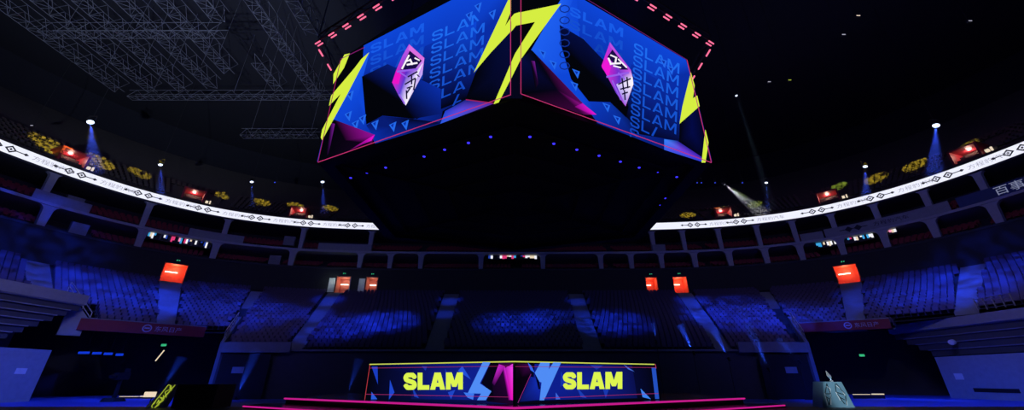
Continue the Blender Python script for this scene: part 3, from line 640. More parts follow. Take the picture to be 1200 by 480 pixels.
# bolts
L.poly([(129, 153), (144, 150), (128, 190), (97, 236), (98, 208)], YL)
L.poly([(198, 147), (136, 266), (66, 394), (62, 386), (66, 364), (118, 264), (85, 298), (91, 269), (158, 190), (176, 166)], YL)
s8 = lambda X, Y: ((540+X/3.43-350)*2.4, Y/3.43*2.4)
L.poly([s8(190, 0), s8(165, -60), s8(202, -60), s8(202, 45), s8(178, 104), s8(202, 70), s8(202, 125), s8(120, 212), s8(52, 292)], YL)
L.poly([s8(202, 252), s8(202, 316), s8(152, 412), s8(132, 418)], YL)
L.line((54, 456), (597, 266), 2.2, (190, 50, 110)); L.line((596, 266), (596, -100), 2.2, (190, 50, 110)); L.line((54, 456), (118, 168), 2, (150, 30, 90)); L.line((118, 166), (185, 133), 2, (130, 30, 110))
L.b.build('screen_left_front', M['led'], cube)
R = Art((0, 11), (9, 15.4), Z0, 2.4, 590, 0)
R.poly([(33, 260), (586, 457), (518, 166), (33, -150)], BK)
R.fill([((160, -40), B1), ((228, 0), B1), ((513, 168), B1), ((526, 205), B2), ((495, 345), B2), ((494, 396), B3), ((452, 395), B3), ((452, 420), B3), ((262, 345), B2), ((300, 285), B3), ((160, 130), B2)], B2)
R.fill([((360, 180), B2), ((495, 260), B2), ((494, 396), NV), ((370, 375), BK), ((330, 300), BK)], B3)
R.fill([((160, 0), B4), ((205, -20), B1), ((170, 55), B1), ((158, 120), B1), ((190, 225), B1), ((240, 285), B2), ((300, 288), B2), ((375, 358), NV), ((365, 378), B3), ((265, 345), B2), ((225, 292), B1), ((130, 215), B1), ((78, 140), B4)], B1)
slam_rows(R, (186, 42), (1, .42), (.04, -1), 4, 36, 25, 150, (24, 92, 232), (12, 52, 160), lambda x, y: x > 182 and y > 8+(x-228)*.57 and x < 350, .19)
slam_rows(R, (366, 148), (1, .47), (.05, -1), 8, 34, 29, 128, (30, 108, 240), (16, 66, 185), lambda x, y: y > 12+(x-228)*.57 and x < 508 and y < 385, .15)
R.fill([((158, 70), NV), ((163, 130), BK), ((190, 222), BK), ((240, 285), BK), ((300, 287), BK), ((345, 330), BK), ((352, 300), BK), ((330, 220), NV), ((225, 110), NV)], BK)
for y in range(0, 6): 
    for j in range(8):
        a0 = j*PI/4; a1 = a0+PI/4; cx_, cy_ = 172, 25+y*32
        R.line((cx_+math.cos(a0)*14, cy_+math.sin(a0)*10), (cx_+math.cos(a1)*14, cy_+math.sin(a1)*10), 3, (16, 45, 140))
for x, y in ((140, 180), (200, 240), (290, 300), (320, 335), (110, 150), (205, 205), (470, 195), (450, 175)):
    R.poly([(x-12, y-12), (x+10, y-4), (x+4, y+16)], (35, 105, 235)); R.poly([(x-5, y-6), (x+5, y-3), (x+1, y+5)], B2)
R.fill([((50, 264), BK), ((50, 165), NV), ((80, 141), BK), ((225, 292), (90, 10, 90)), ((262, 322), (170, 20, 160)), ((225, 322), (60, 5, 60))], (6, 4, 24))
R.poly([(200, 300), (222, 290), (262, 322), (245, 322)], MG, [(120, 10, 110), (200, 20, 190), MG, (160, 15, 150)])
R.poly([(76, 170), (88, 172), (98, 235), (90, 250)], PU, [BK, PU, (30, 5, 45), BK])
R.fill([((497, 345), BK), ((524, 215), (4, 10, 60)), ((582, 452), BK), ((555, 450), BK), ((495, 398), BK)], (4, 10, 70))
R.fill([((452, 391), (50, 130, 250)), ((490, 396), (30, 40, 150)), ((556, 440), (60, 30, 170)), ((562, 456), (40, 60, 220)), ((452, 421), (50, 90, 230))], (110, 60, 220))
TR = lambda X, Y: ((690+X/4.364-590)*2.4, (30+Y/4.364)*2.4)
draw_gem(R, TR, ([(108, 85), (215, 228), (225, 270), (228, 300), (188, 412), (140, 345), (95, 260), (65, 205)], [(180, 60, 220), (200, 90, 230), (240, 220, 255), (250, 240, 255), (190, 90, 230), (110, 60, 210), (200, 50, 210), (235, 20, 210)]),
    [(122, 120), (205, 225), (160, 225), (95, 160)], [(140, 300), (224, 262), (226, 298), (186, 405)],
    [([(66, 212), (95, 165), (112, 215), (100, 262)], (238, 25, 215)), ([(108, 86), (216, 228), (204, 228), (110, 108)], (190, 80, 225))],
    [((100, 165), (115, 200), 5), ((110, 150), (145, 165), 4), ((108, 195), (165, 192), 5), ((140, 165), (135, 195), 5), ((150, 170), (195, 215), 4), ((125, 205), (165, 215), 4)],
    [((150, 300), (215, 270), 4), ((170, 268), (178, 330), 4), ((195, 262), (200, 320), 4), ((160, 325), (212, 312), 4), ((170, 350), (200, 340), 4), ((182, 330), (186, 380), 4)],
    [((90, 262), (205, 240), 5), ((120, 280), (165, 380), 4), ((150, 240), (185, 275), 4)])
R.poly([(527, 203), (538, 240), (533, 276), (545, 268), (552, 298), (495, 348), (503, 300)], YL)
R.poly([(568, 363), (577, 400), (568, 457), (557, 457), (565, 385)], YL)
s9 = lambda X, Y: ((540+X/3.43-590)*2.4, Y/3.43*2.4)
R.poly([s9(237, 50), s9(403, 15), s9(240, 240), s9(237, 248), s9(237, 185), s9(298, 88), s9(237, 100)], YL)
R.line((50, 264), (585, 457), 2.2, (190, 50, 110)); R.line((49, 264), (49, -100), 2.2, (190, 50, 110)); R.line((585, 457), (516, 168), 2.2, (190, 50, 110)); R.line((516, 168), (225, -8), 1.6, (110, 30, 110))
R.b.build('screen_right_front', M['led'], cube)
# corner post in front (between screens) with the bolt continuing across
b = MB(); n = Vector((0, -1, 0)); y0 = 10.93
PP = lambda px, py: hit(px, py, Vector((0, y0, 0)), n)
def pc(pts, col): b.face([PP(*p) for p in pts], 0, lin(col))
b.face([Vector((-.28, y0+.04, Z0)), Vector((.28, y0+.04, Z0)), Vector((.28, y0+.04, Z1)), Vector((-.28, y0+.04, Z1))], 0, lin((5, 6, 26)))
s10 = lambda X, Y: (540+X/3.43, Y/3.43)
pc([s10(202, 40), s10(202, 128), s10(222, 103), s10(238, 100), s10(238, 48), s10(215, 55), s10(202, 70)], YL)
pc([s10(202, 252), s10(218, 215), s10(238, 184), s10(238, 244), s10(202, 316)], YL)
b.build('screen_corner', M['led'], cube)
# remaining faces
for i in (1, 2, 3, 4):
    a, c = HX[i], HX[(i+1) % 6]; A3 = Vector((*a, Z0+.05)); C3 = Vector((*c, Z0+.05)); d = C3-A3; n = Vector(((a+c)/2-cc).to_tuple()+(0,)).normalized()*.03; U = Vector((0, 0, Z1-Z0-.1)); b = MB()
    b.face([A3+n, C3+n, C3+n+U, A3+n+U], 0, [lin(B3), lin(B2), lin(B1), lin(B2)]); n2 = n*1.3
    b.face([A3+n2+d*.55+U*.95, A3+n2+d*.7+U*.95, A3+n2+d*.5+U*.45, A3+n2+d*.6+U*.5, A3+n2+d*.3+U*.05, A3+n2+d*.42+U*.4, A3+n2+d*.32+U*.38], 0, lin(YL)); b.build('screen_rear', M['led'], cube)
keep(cube)
# ---- pink dashed light frame
ZT = 17.4; S_ = 11.9; fr = [Vector((0, 21-S_)), Vector((-.866*S_, 21-S_/2)), Vector((-.866*S_, 21+S_/2)), Vector((.866*S_, 21-S_/2)), Vector((.866*S_, 21+S_/2))]
t = thing('pink_dash_truss', (0, 21, ZT), 'hexagonal truss ring with pink LED dashes around the cube top', 'light frame')
b = MB()
for i, j in ((0, 1), (1, 2), (0, 3), (3, 4)):
    a = Vector((*fr[i], ZT+.25)); c = Vector((*fr[j], ZT+.25)); b.bar(a, c, .05, 5); b.bar(a+Vector((0, 0, .5)), c+Vector((0, 0, .5)), .05, 5); n = 12
    for k in range(n): b.bar(a.lerp(c, k/n)+Vector((0, 0, .5*(k % 2))), a.lerp(c, (k+1)/n)+Vector((0, 0, .5*((k+1) % 2))), .03, 4)
for i in (1, 3, 0): b.bar(Vector((*fr[i], ZT+.5)), Vector((*fr[i], 46)), .03)
b.build('truss', M['black'], t)
for (i, j, lst) in ((1, 0, [(374, 51), (390, 42), (409, 33), (427, 23), (446, 13), (467, 2)]), (3, 0, [(833, 50), (816, 40), (799, 31), (780, 21), (761, 11), (741, 1)])):
    a, c = fr[i], fr[j]; d = (c-a).normalized(); ks = [((at_z(px, py, ZT).xy-a).dot(d)) for px, py in lst]; stp = (ks[-1]-ks[0])/5
    for q in range(8):
        k = ks[0]+stp*q
        if k > (c-a).length-.3: continue
        p = a+d*k; o_ = MB(); nn = Vector((-d.y, d.x))
        for e_ in (-.075, .075):
            u = p+nn*e_; o_.bar((*(u-d*.2), ZT), (*(u+d*.2), ZT), .034, 6)
        o_.build('led_dash', M['pinkdash'], t)
for (i, j, lst) in ((1, 2, [(367, 62), (376, 79), (385, 94)]), (3, 4, [(834, 62), (822.5, 78), (815, 92)])):
    a, c = fr[i], fr[j]; d = (c-a).normalized(); ks = [abs(at_z(px, py, ZT).y-a.y) for px, py in lst]; stp = (ks[-1]-ks[0])/2
    for q in range(4):
        p = a+d*(ks[0]+stp*q); o_ = MB(); o_.bar((*(p-d*.22), ZT), (*(p+d*.22), ZT), .045, 6); o_.build('led_dash', M['pinkdash'], t)
keep(t)
# ================================================================== ROOF TRUSSES
def truss(name, a, c, w_, label, cat, grp, seg=.8, r=.022):
    a = Vector(a); c = Vector(c); d = (c-a).normalized(); sd = Vector((-d.y, d.x, 0)); t = MB(); h = w_*1.2
    ch = [sd*w_/2, -sd*w_/2, sd*w_/2+Vector((0, 0, h)), -sd*w_/2+Vector((0, 0, h))]
    for o_ in ch: t.bar(a+o_, c+o_, r*1.3, 4)
    n = int((c-a).length/seg)
    for k in range(n):
        p, q = a.lerp(c, k/n), a.lerp(c, (k+1)/n)
        x_, y_ = (0, 1) if k % 2 else (1, 0)
        t.bar(p+ch[x_], q+ch[y_], r, 4); t.bar(p+ch[0], p+ch[1], r, 4); t.bar(p+ch[x_], q+ch[x_+2], r, 4); t.bar(p+ch[y_+2], q+ch[y_], r, 4)
    for f in (.1, .5, .9): q = a.lerp(c, f); t.bar(q+Vector((0, 0, h)), Vector((q.x, q.y, 46)), .025, 4)
    o = t.build(name, M['steel']); return tag(o, label, cat, grp)
ZR = 35.
tx = [(-50.5, 14, 39.5), (-46.3, 14, 39.5), (-42.3, 14, 39.5), (-38.2, 14, 38.8), (-34.3, 14, 36.2), (-30.4, 14, 28.8), (-30.0, 34.5, 39.3), (-25.6, 14, 40.5), (-21.6, 14, 30.5)]
for i, (x, y0, y1) in enumerate(tx):
    truss('roof_truss', (x, y0, ZR), (x, y1, ZR), 1.25, 'dim grey lattice roof truss running away over the left stand, %s from the left' % ORD[i+1], 'truss', 'roof trusses over the left stand')
truss('cross_truss', (-50, 30.2, ZR-.2), (-31, 30.2, ZR-.2), 1.0, 'crosswise lattice truss through the roof grid, nearer the camera', 'truss', 'cross trusses', 1.0)
truss('cross_truss', (-50, 40.4, ZR-.2), (-23.5, 40.4, ZR-.2), .8, 'crosswise lattice truss at the far end of the roof grid', 'truss', 'cross trusses', 1.0)
# far truss faint at (285-370,160)
pa_, pb2 = at_z(283, 160, 33), at_z(372, 160, 33)
truss('lighting_truss', pa_, pb2, .9, 'faint short truss hanging in the dark left of the cube', 'truss', None, .8)
# ================================================================== MOVING HEADS AND BEAMS
def beam(px, py, z, tgt_px, L, r1, col, P, label, dens=.012, big=.16, r0=.12, Y=None, lens='head', cone=True, drop=None, aimz=None):
    p = at_z(px, py, z)
    if Y: p = at_y(px, py, Y)
    q = at_y(tgt_px[0], tgt_px[1], p.y+(aimz or 0)); d = (q-p).normalized()
    t = thing('spotlight', p, label, 'spotlight'); rot = d.to_track_quat('-Z', 'Y').to_matrix().to_4x4()
    b = MB(); b.bar(rot @ Vector((0, 0, .55)), rot @ Vector((0, 0, .02)), big*.8, 10, 0, big*1.15); b.build('head', M['black'], t)
    b = MB(); b.bar((-big*1.5, 0, .25), (-big*1.5, 0, .8), .035); b.bar((big*1.5, 0, .25), (big*1.5, 0, .8), .035); b.bar((-big*1.5, 0, .8), (big*1.5, 0, .8), .04); b.build('yoke', M['black'], t)
    b = MB(); b.bar((0, 0, .8), (0, 0, 46-p.z), .02); b.build('hanging_rod', M['black'], t)
    b = MB(); b.bar(rot @ Vector((0, 0, .02)), rot @ Vector((0, 0, -.02)), big, 12); b.build('lens', M[lens], t)
    if cone:
        b = MB(); b.bar(p+d*.1, p+d*L, r0, 20, 0, r1); m = bpy.data.materials.get('haze_%g' % dens)
        if not m:
            m = bpy.data.materials.new('haze_%g' % dens); m.use_nodes = True; nt = m.node_tree; nt.nodes.clear(); v = nt.nodes.new('ShaderNodeVolumeScatter'); v.inputs['Density'].default_value = dens; v.inputs['Color'].default_value = (1, 1, 1, 1); o_ = nt.nodes.new('ShaderNodeOutputMaterial'); nt.links.new(v.outputs[0], o_.inputs['Volume'])
        o = b.build('haze_beam', m); tag(o, 'soft shaft of light in the haze under the '+label, 'light beam', None, 'stuff')
        half = math.degrees(math.atan((r1-r0)/L))
        spot('beam_light', p+d*.12, q, col, P, max(3, 2*half*1.05), .6, .05)
    return p
ZL = 27.5; BL = (.04, .10, 1.)
beam(106, 143, ZL, (111, 200), 7, 1.0, BL, 30000, 'bright blue spotlight hanging far left', .02, .3)
beam(188, 193, ZL, (188.5, 240), 6, .8, BL, 16000, 'blue spotlight above the third yellow patch', .02, .22)
beam(295, 213, ZL, (296, 250), 4, .5, BL, 8000, 'blue spotlight left of the cube, above a doorway', .02, .22)
beam(322, 213.5, ZL, (322, 250), 4, .5, BL, 1, 'tiny dim blue spotlight between two brighter ones', .02, .1, lens='headdim', cone=False)
beam(378, 213, ZL, (380, 250), 5, .7, BL, 10000, 'blue spotlight nearest the left edge of the cube', .02, .24)
beam(898, 214, ZL, (899, 250), 5, .6, BL, 8000, 'blue spotlight right of the cube beyond the white beam', .02, .2)
beam(1014, 195, ZL, (1015, 240), 5, .8, BL, 16000, 'blue spotlight over the right upper stand', .02, .24)
beam(1097, 147, ZL, (1095, 200), 7, 1.0, BL, 30000, 'bright blue spotlight hanging far right', .02, .3)
for px in (817, 822, 838, 870): beam(px, 214, ZL, (px, 250), 3, .4, BL, 1, 'tiny dim blue lamp right of the cube, %s of four' % {817: 'first', 822: 'second', 838: 'third', 870: 'last'}[px], .02, .1, lens='headdim', cone=False)
beam(848.5, 215.5, ZL, (905, 258), 9, 1.15, (.85, .9, 1), 12000, 'white spotlight just right of the cube', .05, .18, aimz=6)
beam(863, 112, 33, (893, 205), 15, .55, (.35, .7, .8), 5000, 'teal pencil spotlight high right of the cube', .03, .12)
# low blue floor beams in front of the stand, from lamps hidden behind the haze
for i, (x0, y0, x1, y1, lb, P) in enumerate([(797, 380, 812, 411, 'right of the stage, first', 900), (836, 386, 853, 418, 'right of the stage, second', 800), (866, 358, 900, 430, 'right of the stage, third', 500), (912, 396, 935, 421, 'right of the stage, fourth', 500), (765, 378, 769, 398, 'right of the stage, nearest the desk', 300), (302, 408, 277, 464, 'left of the stage', 350), (421, 420, 407, 462, 'just left of the desk', 180), (214, 418, 190, 455, 'in the mouth of the left tunnel', 260)]):
    Y = 35.5; p = at_y(x1, y1, Y); q = at_y(x0, y0, Y+.0); d = (p-q); Ln = d.length; d.normalize()
    t = thing('beam_lamp', p, 'small black lamp with blue beam, '+lb, 'lamp')
    b = MB(); b.bar((0, 0, 0), tuple(-d*-.35), .13, 8, 0, .10); b.build('body', M['black'], t); b = MB(); b.bar((0, 0, -.1), (0, 0, -p.z), .025); b.box(-.2, .2, -.2, .2, -p.z, -p.z+.04); b.build('pole', M['black'], t)
    b = MB(); b.bar(p-d*.05, q, .34, 16, 0, .42); m = bpy.data.materials.get('haze_low')
    if not m:
        m = bpy.data.materials.new('haze_low'); m.use_nodes = True; nt = m.node_tree; nt.nodes.clear(); v = nt.nodes.new('ShaderNodeVolumeScatter'); v.inputs['Density'].default_value = .03; v.inputs['Color'].default_value = (1, 1, 1, 1); o_ = nt.nodes.new('ShaderNodeOutputMaterial'); nt.links.new(v.outputs[0], o_.inputs['Volume'])
    o = b.build('haze_beam', m); tag(o, 'slanted blue shaft of light in the haze '+lb, 'light beam', None, 'stuff')
    spot('low_beam', p-d*.25, q, (.02, .08, 1), P*9, 24, .8, .05)
# ---- yellow patterned light patches on the upper stand
patch = [(57, 168, 2.2), (118, 189, 2.0), (165, 202, 1.6), (262, 228, 1.2), (308, 236, 1.5), (347, 240, 1.6), (388, 243, 1.5), (805, 251, 1.4), (845, 245, 1.3), (884, 239, 1.3), (982, 217, 1.3), (1025, 208, 1.7), (1071, 193, 1.7), (1132, 170, 1.5)]
for i, (px, py, r) in enumerate(patch):
    d = ray(px, py); best = None
    for j in range(400):
        k = .08+j*.0006; p = Vector((0, 0, EYE))+d*k; s = s_of(px, py, p.z) if False else None
        # find where ray meets the rising upper terrace
        q = p.xy; mn = min((((Vector((-g.x if q.x > 0 else g.x, g.y))-q).length, T) for T, g, e in TAB[::8]))
        g, n, e = look(mn[1]*(1 if q.x > 0 else -1)); off = (q-g).dot(n)
        if off > 0 and p.z < 24.6+off*.69+.3: best = p; break
    if best is None: best = Vector((0, 0, EYE))+d*.14
    src = Vector((best.x*.4, best.y*.4+9, 24.2)); ang = 2*math.degrees(math.atan(r*.8/(best-src).length))
    col = (1, .75, .05) if px not in (884, 845, 982) else (.55, .8, .08)
    spot('pattern_spot', src, best, col, 120000, ang, .25, .03, 100)
# ---- little glints of rigging right of the cube
for i, (px, py, z, c_, lb) in enumerate([(1005, 20, 30, 'warm', 'high right of the cube, topmost'), (925, 95, 30, 'yellow', 'yellow, right of the cube'), (988, 42, 30, 'led_grey', 'below the topmost right one'), (901, 97, 31, 'led_grey', 'left of the yellow one'), (1136, 26, 31, 'led_grey', 'far upper right'), (38, 148, 28, 'led_grey', 'far left above the ribbon board')]):
    p = at_z(px, py, z); t = thing('rigging_lamp', p, 'tiny faint lamp in the dark roof, '+lb, 'lamp'); b = MB(); b.box(-.2, .2, -.1, .1, 0, .25); b.bar((0, 0, .25), (0, 0, 46-z), .02); b.build('case', M['black'], t); b = MB(); b.box(-.15, .15, -.12, -.1, .02, .1); b.build('lens', M[c_], t)
# ================================================================== STAGE
def slab(poly, z0, z1, m_, name, label, cat, led=None, ledpts=None, lw=.07):
    t = thing(name, (sum(p[0] for p in poly)/len(poly), sum(p[1] for p in poly)/len(poly), z0), label, cat); b = MB(); b.hexa([Vector((*p, z0)) for p in poly], [Vector((*p, z1)) for p in poly]); b.build('deck', m_, t)
    if led:
        for a, c in zip(ledpts[:-1], ledpts[1:]):
            b = MB(); b.bar(Vector((*a, z1-.02)), Vector((*c, z1-.02)), lw/2, 6); b.build('edge_light', led, t)
    keep(t); return t
slab([(-30, 3), (30, 3), (30, 16.9), (-30, 16.9)], 0, .6, M['black'], 'base_platform', 'wide low black base platform under the whole stage', 'stage')
slab([(0, 10.1), (10.2, 16.4), (10.2, 17.2), (-9.9, 17.2), (-9.9, 16.0)], .602, .7, M['gloss'], 'stage_step', 'lower black stage step edged in pink light', 'stage', M['pinkled'], [(-9.8, 15.75), (0, 10.06), (10.1, 16.3)], .05)
slab([(0, 11.65), (8.9, 16.9), (8.9, 22), (-8.9, 22), (-8.9, 16.9)], .702, .9, M['gloss'], 'stage_platform', 'glossy black main stage edged in pink light beneath the desk', 'stage', M['pinkled'], [(-9.0, 16.95), (0, 11.6), (9.0, 16.95)], .06)
# ---- desk with screens
dl = [Vector((0, 13.0)), Vector((-5.35, 15.6))]; dr = [Vector((0, 13.0)), Vector((5.15, 15.6))]; DZ0, DZ1 = .902, 2.06
t = thing('stage_desk', (0, 15, .902), 'V-shaped stage desk faced with blue screens and big yellow lettering', 'desk')
b = MB(); back = [Vector((5.1, 16.6)), Vector((0, 14.6)), Vector((-5.3, 16.6))]; loop = [dl[1]+Vector((.02, .03)), dl[0]+Vector((0, .03)), dr[1]+Vector((-.02, .03))]+back
b.hexa([Vector((*p, DZ0)) for p in loop], [Vector((*p, DZ1)) for p in loop]); b.build('body', M['black'], t)
b = MB(); lp = [dl[1]+Vector((-.04, -.04)), dl[0]+Vector((0, -.06)), dr[1]+Vector((.04, -.04))]; lp2 = [p+Vector((0, .3)) for p in lp]
for i in (0, 1): b.hexa([Vector((*p, DZ1)) for p in (lp[i], lp[i+1], lp2[i+1], lp2[i])], [Vector((*p, DZ1+.03)) for p in (lp[i], lp[i+1], lp2[i+1], lp2[i])])
b.build('top_edge_light', M['yellowled'], t)
S7 = 3.243
Z = lambda L_: [((120+x/7.383)*3.243, (5+y/7.383)*3.243) for x, y in L_]
A = Art(dl[1], dl[0], DZ0, S7, 420, 410); D1 = (10, 16, 78); D2 = (14, 30, 140); LB = (80, 140, 245)
def scale_l(a, k): a.lay *= k
A.fill([((42, 56), BK), ((587, 48), D2), ((587, 206), D1), ((24, 188), BK)], D1)
A.fill([((210, 54), D1), ((500, 50), D2), ((500, 190), D2), ((200, 186), D1)], D2)
A.fill([((515, 50), (30, 4, 40)), ((587, 48), (60, 4, 70)), ((587, 206), (30, 2, 40)), ((490, 195), (8, 4, 20)), ((478, 120), BK)], (26, 3, 40))
A.poly([(552, 70), (587, 52), (587, 190), (575, 188)], MG, [(150, 10, 160), (250, 70, 245), (240, 20, 190), (200, 20, 190)]); A.poly([(547, 66), (556, 60), (580, 188), (570, 190)], PU, [(60, 5, 80), (225, 40, 225), (210, 20, 190), (30, 3, 40)])
A.poly(Z([(330, 85), (385, 100), (290, 270), (262, 235)]), PU, [(210, 40, 215), (170, 20, 170), (40, 5, 60), (60, 10, 80)])
A.poly(Z([(190, 66), (255, 68), (165, 250), (60, 335)]), LB); A.poly(Z([(165, 250), (265, 318), (215, 395), (140, 395), (175, 338), (60, 335)]), LB)
A.poly(Z([(258, 70), (330, 75), (270, 250), (290, 395), (222, 395), (270, 320), (175, 248)]), (6, 3, 20))
for tr, c in (([(50, 62), (73, 62), (74, 130)], (25, 60, 190)), ([(120, 112), (137, 160), (116, 188)], (30, 70, 205)), ([(50, 158), (72, 186), (48, 187)], (40, 90, 220)), ([(395, 60), (428, 112), (378, 78)], (35, 80, 215)), ([(330, 70), (345, 100), (332, 128)], (20, 50, 170)), ([(400, 160), (440, 165), (436, 188), (415, 180)], (60, 120, 240)), ([(205, 140), (230, 182), (212, 176)], (20, 60, 180)), ([(340, 160), (368, 150), (352, 186)], (30, 70, 200)), ([(240, 60), (262, 62), (255, 78)], (24, 50, 160))): A.poly(tr, c)
def put_word(art, x0, x1, y0, y1, sl, col):
    ws, W = word('SLAM', .27, .045); art.lay += 1
    for q in ws: art.b.face([art.pt(x0+p[0]/W*(x1-x0), y1-p[1]*(y1-y0)+sl*(p[0]/W)) for p in q], 0, lin(col))
put_word(A, 171, 397, 86, 151, -2, (222, 245, 80))
A.line((42, 68), (587, 60), 1.6, (150, 40, 90)); A.line((26, 167), (575, 178), 2, (150, 40, 100)); A.line((44, 54), (24, 188), 2, (190, 60, 70))
A.b.build('screen_left', M['led'], t)
A = Art(dr[0], dr[1], DZ0, S7, 420, 410)
A.fill([((596, 48), BK), ((1130, 56), BK), ((1150, 186), BK), ((596, 207), BK)], D1)
A.fill([((670, 52), D2), ((1040, 56), D1), ((1060, 182), D1), ((660, 190), D2)], D2)
A.fill([((600, 50), (20, 3, 26)), ((648, 52), (60, 6, 70)), ((655, 95), (10, 2, 20)), ((606, 200), BK), ((598, 120), BK)], (8, 2, 14))
A.fill([((655, 100), D2), ((690, 110), (20, 50, 190)), ((690, 188), D2), ((612, 196), D1)], (16, 36, 150))
A.poly(Z([(690, 68), (770, 68), (762, 128), (745, 260), (680, 235), (640, 160)]), LB); A.poly(Z([(802, 68), (868, 70), (720, 396), (682, 396), (700, 230), (762, 128)]), LB); A.poly(Z([(578, 68), (612, 100), (640, 160), (604, 135)]), (50, 100, 240)); A.poly(Z([(640, 165), (680, 235), (688, 300), (672, 300)]), (4, 6, 40))
for tr, c in (([(1008, 54), (1050, 82), (1025, 72)], (70, 110, 220)), ([(1114, 66), (1130, 66), (1143, 185), (1128, 185)], (35, 80, 190)), ([(1072, 145), (1112, 186), (1080, 178)], (60, 130, 240)), ([(770, 80), (788, 120), (768, 140)], (20, 50, 170)), ([(830, 140), (868, 182), (845, 178)], (25, 60, 180)), ([(930, 150), (952, 148), (940, 182)], (24, 56, 175)), ([(880, 56), (930, 58), (905, 74)], (22, 50, 160)), ([(750, 160), (768, 186), (750, 187)], (60, 100, 220))): A.poly(tr, c)
put_word(A, 777, 1003, 84, 149, -2, (222, 245, 80))
A.line((596, 62), (1130, 66), 1.6, (150, 40, 90)); A.line((700, 182), (1140, 164), 2, (150, 40, 100)); A.line((656, 90), (606, 200), 2, (150, 40, 130)); A.line((1128, 52), (1132, 70), 2, (190, 60, 100))
A.b.build('screen_right', M['led'], t)
keep(t)
# ---- trophy podium
zp = .6; Yp = 16.4
pbx = [at_y(x, y, Yp) for x, y in ((964, 475.5), (1001.5, 475.5), (986, 447), (964.5, 447))]
t = thing('trophy_podium', (pbx[0].x+.5, Yp+.3, zp), 'silver-blue trapezoid podium with dark angular pattern, right of the stage', 'podium')
base = pbx[0].z; b = MB()
fr_ = [Vector((p.x, Yp, max(zp+.001, p.z))) for p in pbx]; fr_[0].z = fr_[1].z = zp+.001; bk = [p+Vector((.1, .7, 0)) for p in fr_]
b.hexa(fr_, bk); b.build('body', M['silver'], t)
def pod(L_, m_, wd, nm):
    b = MB()
    for a, c in L_:
        a = at_y(*a, Yp-.012); c = at_y(*c, Yp-.012); d = (c-a).normalized(); n = Vector((-d.z, 0, d.x))*wd/2
        b.hexa([a-n, c-n, c+n, a+n], [p+Vector((0, .01, 0)) for p in (a-n, c-n, c+n, a+n)])
    b.build(nm, m_, t)
pod([((969, 449), (967, 461)), ((967, 461), (973.5, 461)), ((973.5, 461), (969, 449.5)), ((967.5, 463), (972, 474)), ((972, 474), (974, 462)), ((969, 465), (972, 467))], M['podedge'], .03, 'dark_inlay')
pod([((979, 449), (980, 459)), ((980, 459), (989, 462)), ((980, 449), (990, 461)), ((981, 461), (990, 473)), ((991, 463), (992, 474)), ((984, 465), (990, 468))], M['podedge'], .03, 'dark_inlay')
pod([((968, 452), (973, 455)), ((973, 455), (974, 474)), ((966.5, 460), (970, 475)), ((979.5, 451), (986, 456)), ((979.5, 459), (985, 469)), ((986, 456), (991, 464)), ((991, 464), (993, 475))], M['white'], .022, 'light_inlay'); keep(t)
tp = at_y(973, 446.8, Yp+.3); tz = fr_[2].z
t = thing('crystal_trophy', (tp.x, Yp+.3, tz), 'small silver angular crystal trophy standing on the podium', 'trophy')
b = MB(); h = .42; ring4 = [(-.11, -.05, .2), (.03, -.1, .16), (.12, .02, .22), (0, .1, .26)]; top = (-.05, 0, h); bot = (.05, 0, .04)
vs_ = [top, bot]+ring4; b.add(vs_, [(0, 2+i, 2+(i+1) % 4) for i in range(4)]+[(1, 2+(i+1) % 4, 2+i) for i in range(4)]); b.build('crystal', M['crystal'], t)
b = MB(); b.bar((.05, 0, 0), (.05, 0, .05), .08, 8, 0, .05); b.build('foot', M['crystal'], t)
# ---- left sign panel and black case
Yl = 16.3
q = [at_y(x, y, Yl) for x, y in ((169, 479), (189, 479), (207, 450), (197, 450))]; t = thing('sloped_sign', (q[0].x+.4, Yl, .6), 'sloping grey panel with glowing yellow outlined lettering, left of the stage', 'sign')
for p in q: p.z = max(p.z, .602)
b = MB(); b.hexa(q, [p+Vector((0, .25, 0)) for p in q]); b.build('panel', M['grey'], t)
b = MB(); Yf = Yl-.015
def ln(a, c, wd=.022):
    a = at_y(*a, Yf); c = at_y(*c, Yf); d = (c-a).normalized(); n = Vector((-d.z, 0, d.x))*wd/2; b.hexa([a-n, c-n, c+n, a+n], [p+Vector((0, .01, 0)) for p in (a-n, c-n, c+n, a+n)])
z4 = lambda X, Y: (140+X/7.5, 440+Y/7.5)
for a, c in (((282, 262), (428, 80)), ((428, 80), (440, 78)), ((300, 290), (488, 80)), ((282, 262), (290, 290)), ((290, 290), (345, 255)), ((345, 255), (345, 210)), ((345, 210), (325, 245)), ((345, 180), (385, 215)), ((385, 170), (390, 205)), ((385, 215), (350, 240)), ((400, 140), (410, 190)), ((400, 140), (440, 120)), ((410, 170), (440, 140)), ((440, 100), (455, 130)), ((440, 80), (460, 115)), ((320, 215), (300, 250)), ((365, 190), (380, 195)), ((455, 85), (450, 110))): ln(z4(*a), z4(*c))
b.build('outlined_lettering', M['yellow'], t); keep(t)  # lettering emits, its brightness is put into the colour
p0, p1 = at_y(210, 450, 15.6), at_y(256, 450, 15.6)
t = thing('flight_case', ((p0.x+p1.x)/2, 16, .6), 'big black equipment case beside the sloping sign', 'case'); b = MB(); b.box(p0.x, p1.x, 15.6, 16.6, .62, p0.z); b.build('body', M['black'], t)
b = MB()
for x in (p0.x, p1.x): b.box(x-.02, x+.02, 15.57, 15.62, .62, p0.z+.01)
b.box(p0.x, p1.x, 15.57, 15.62, p0.z-.04, p0.z+.01); b.build('corner_trim', M['rib'], t)
b = MB(); b.box(p0.x+.1, p0.x+.2, 15.58, 15.6, .6, .63); b.box(p1.x-.2, p1.x-.1, 15.58, 15.6, .6, .63); b.build('foot', M['rib'], t); keep(t)
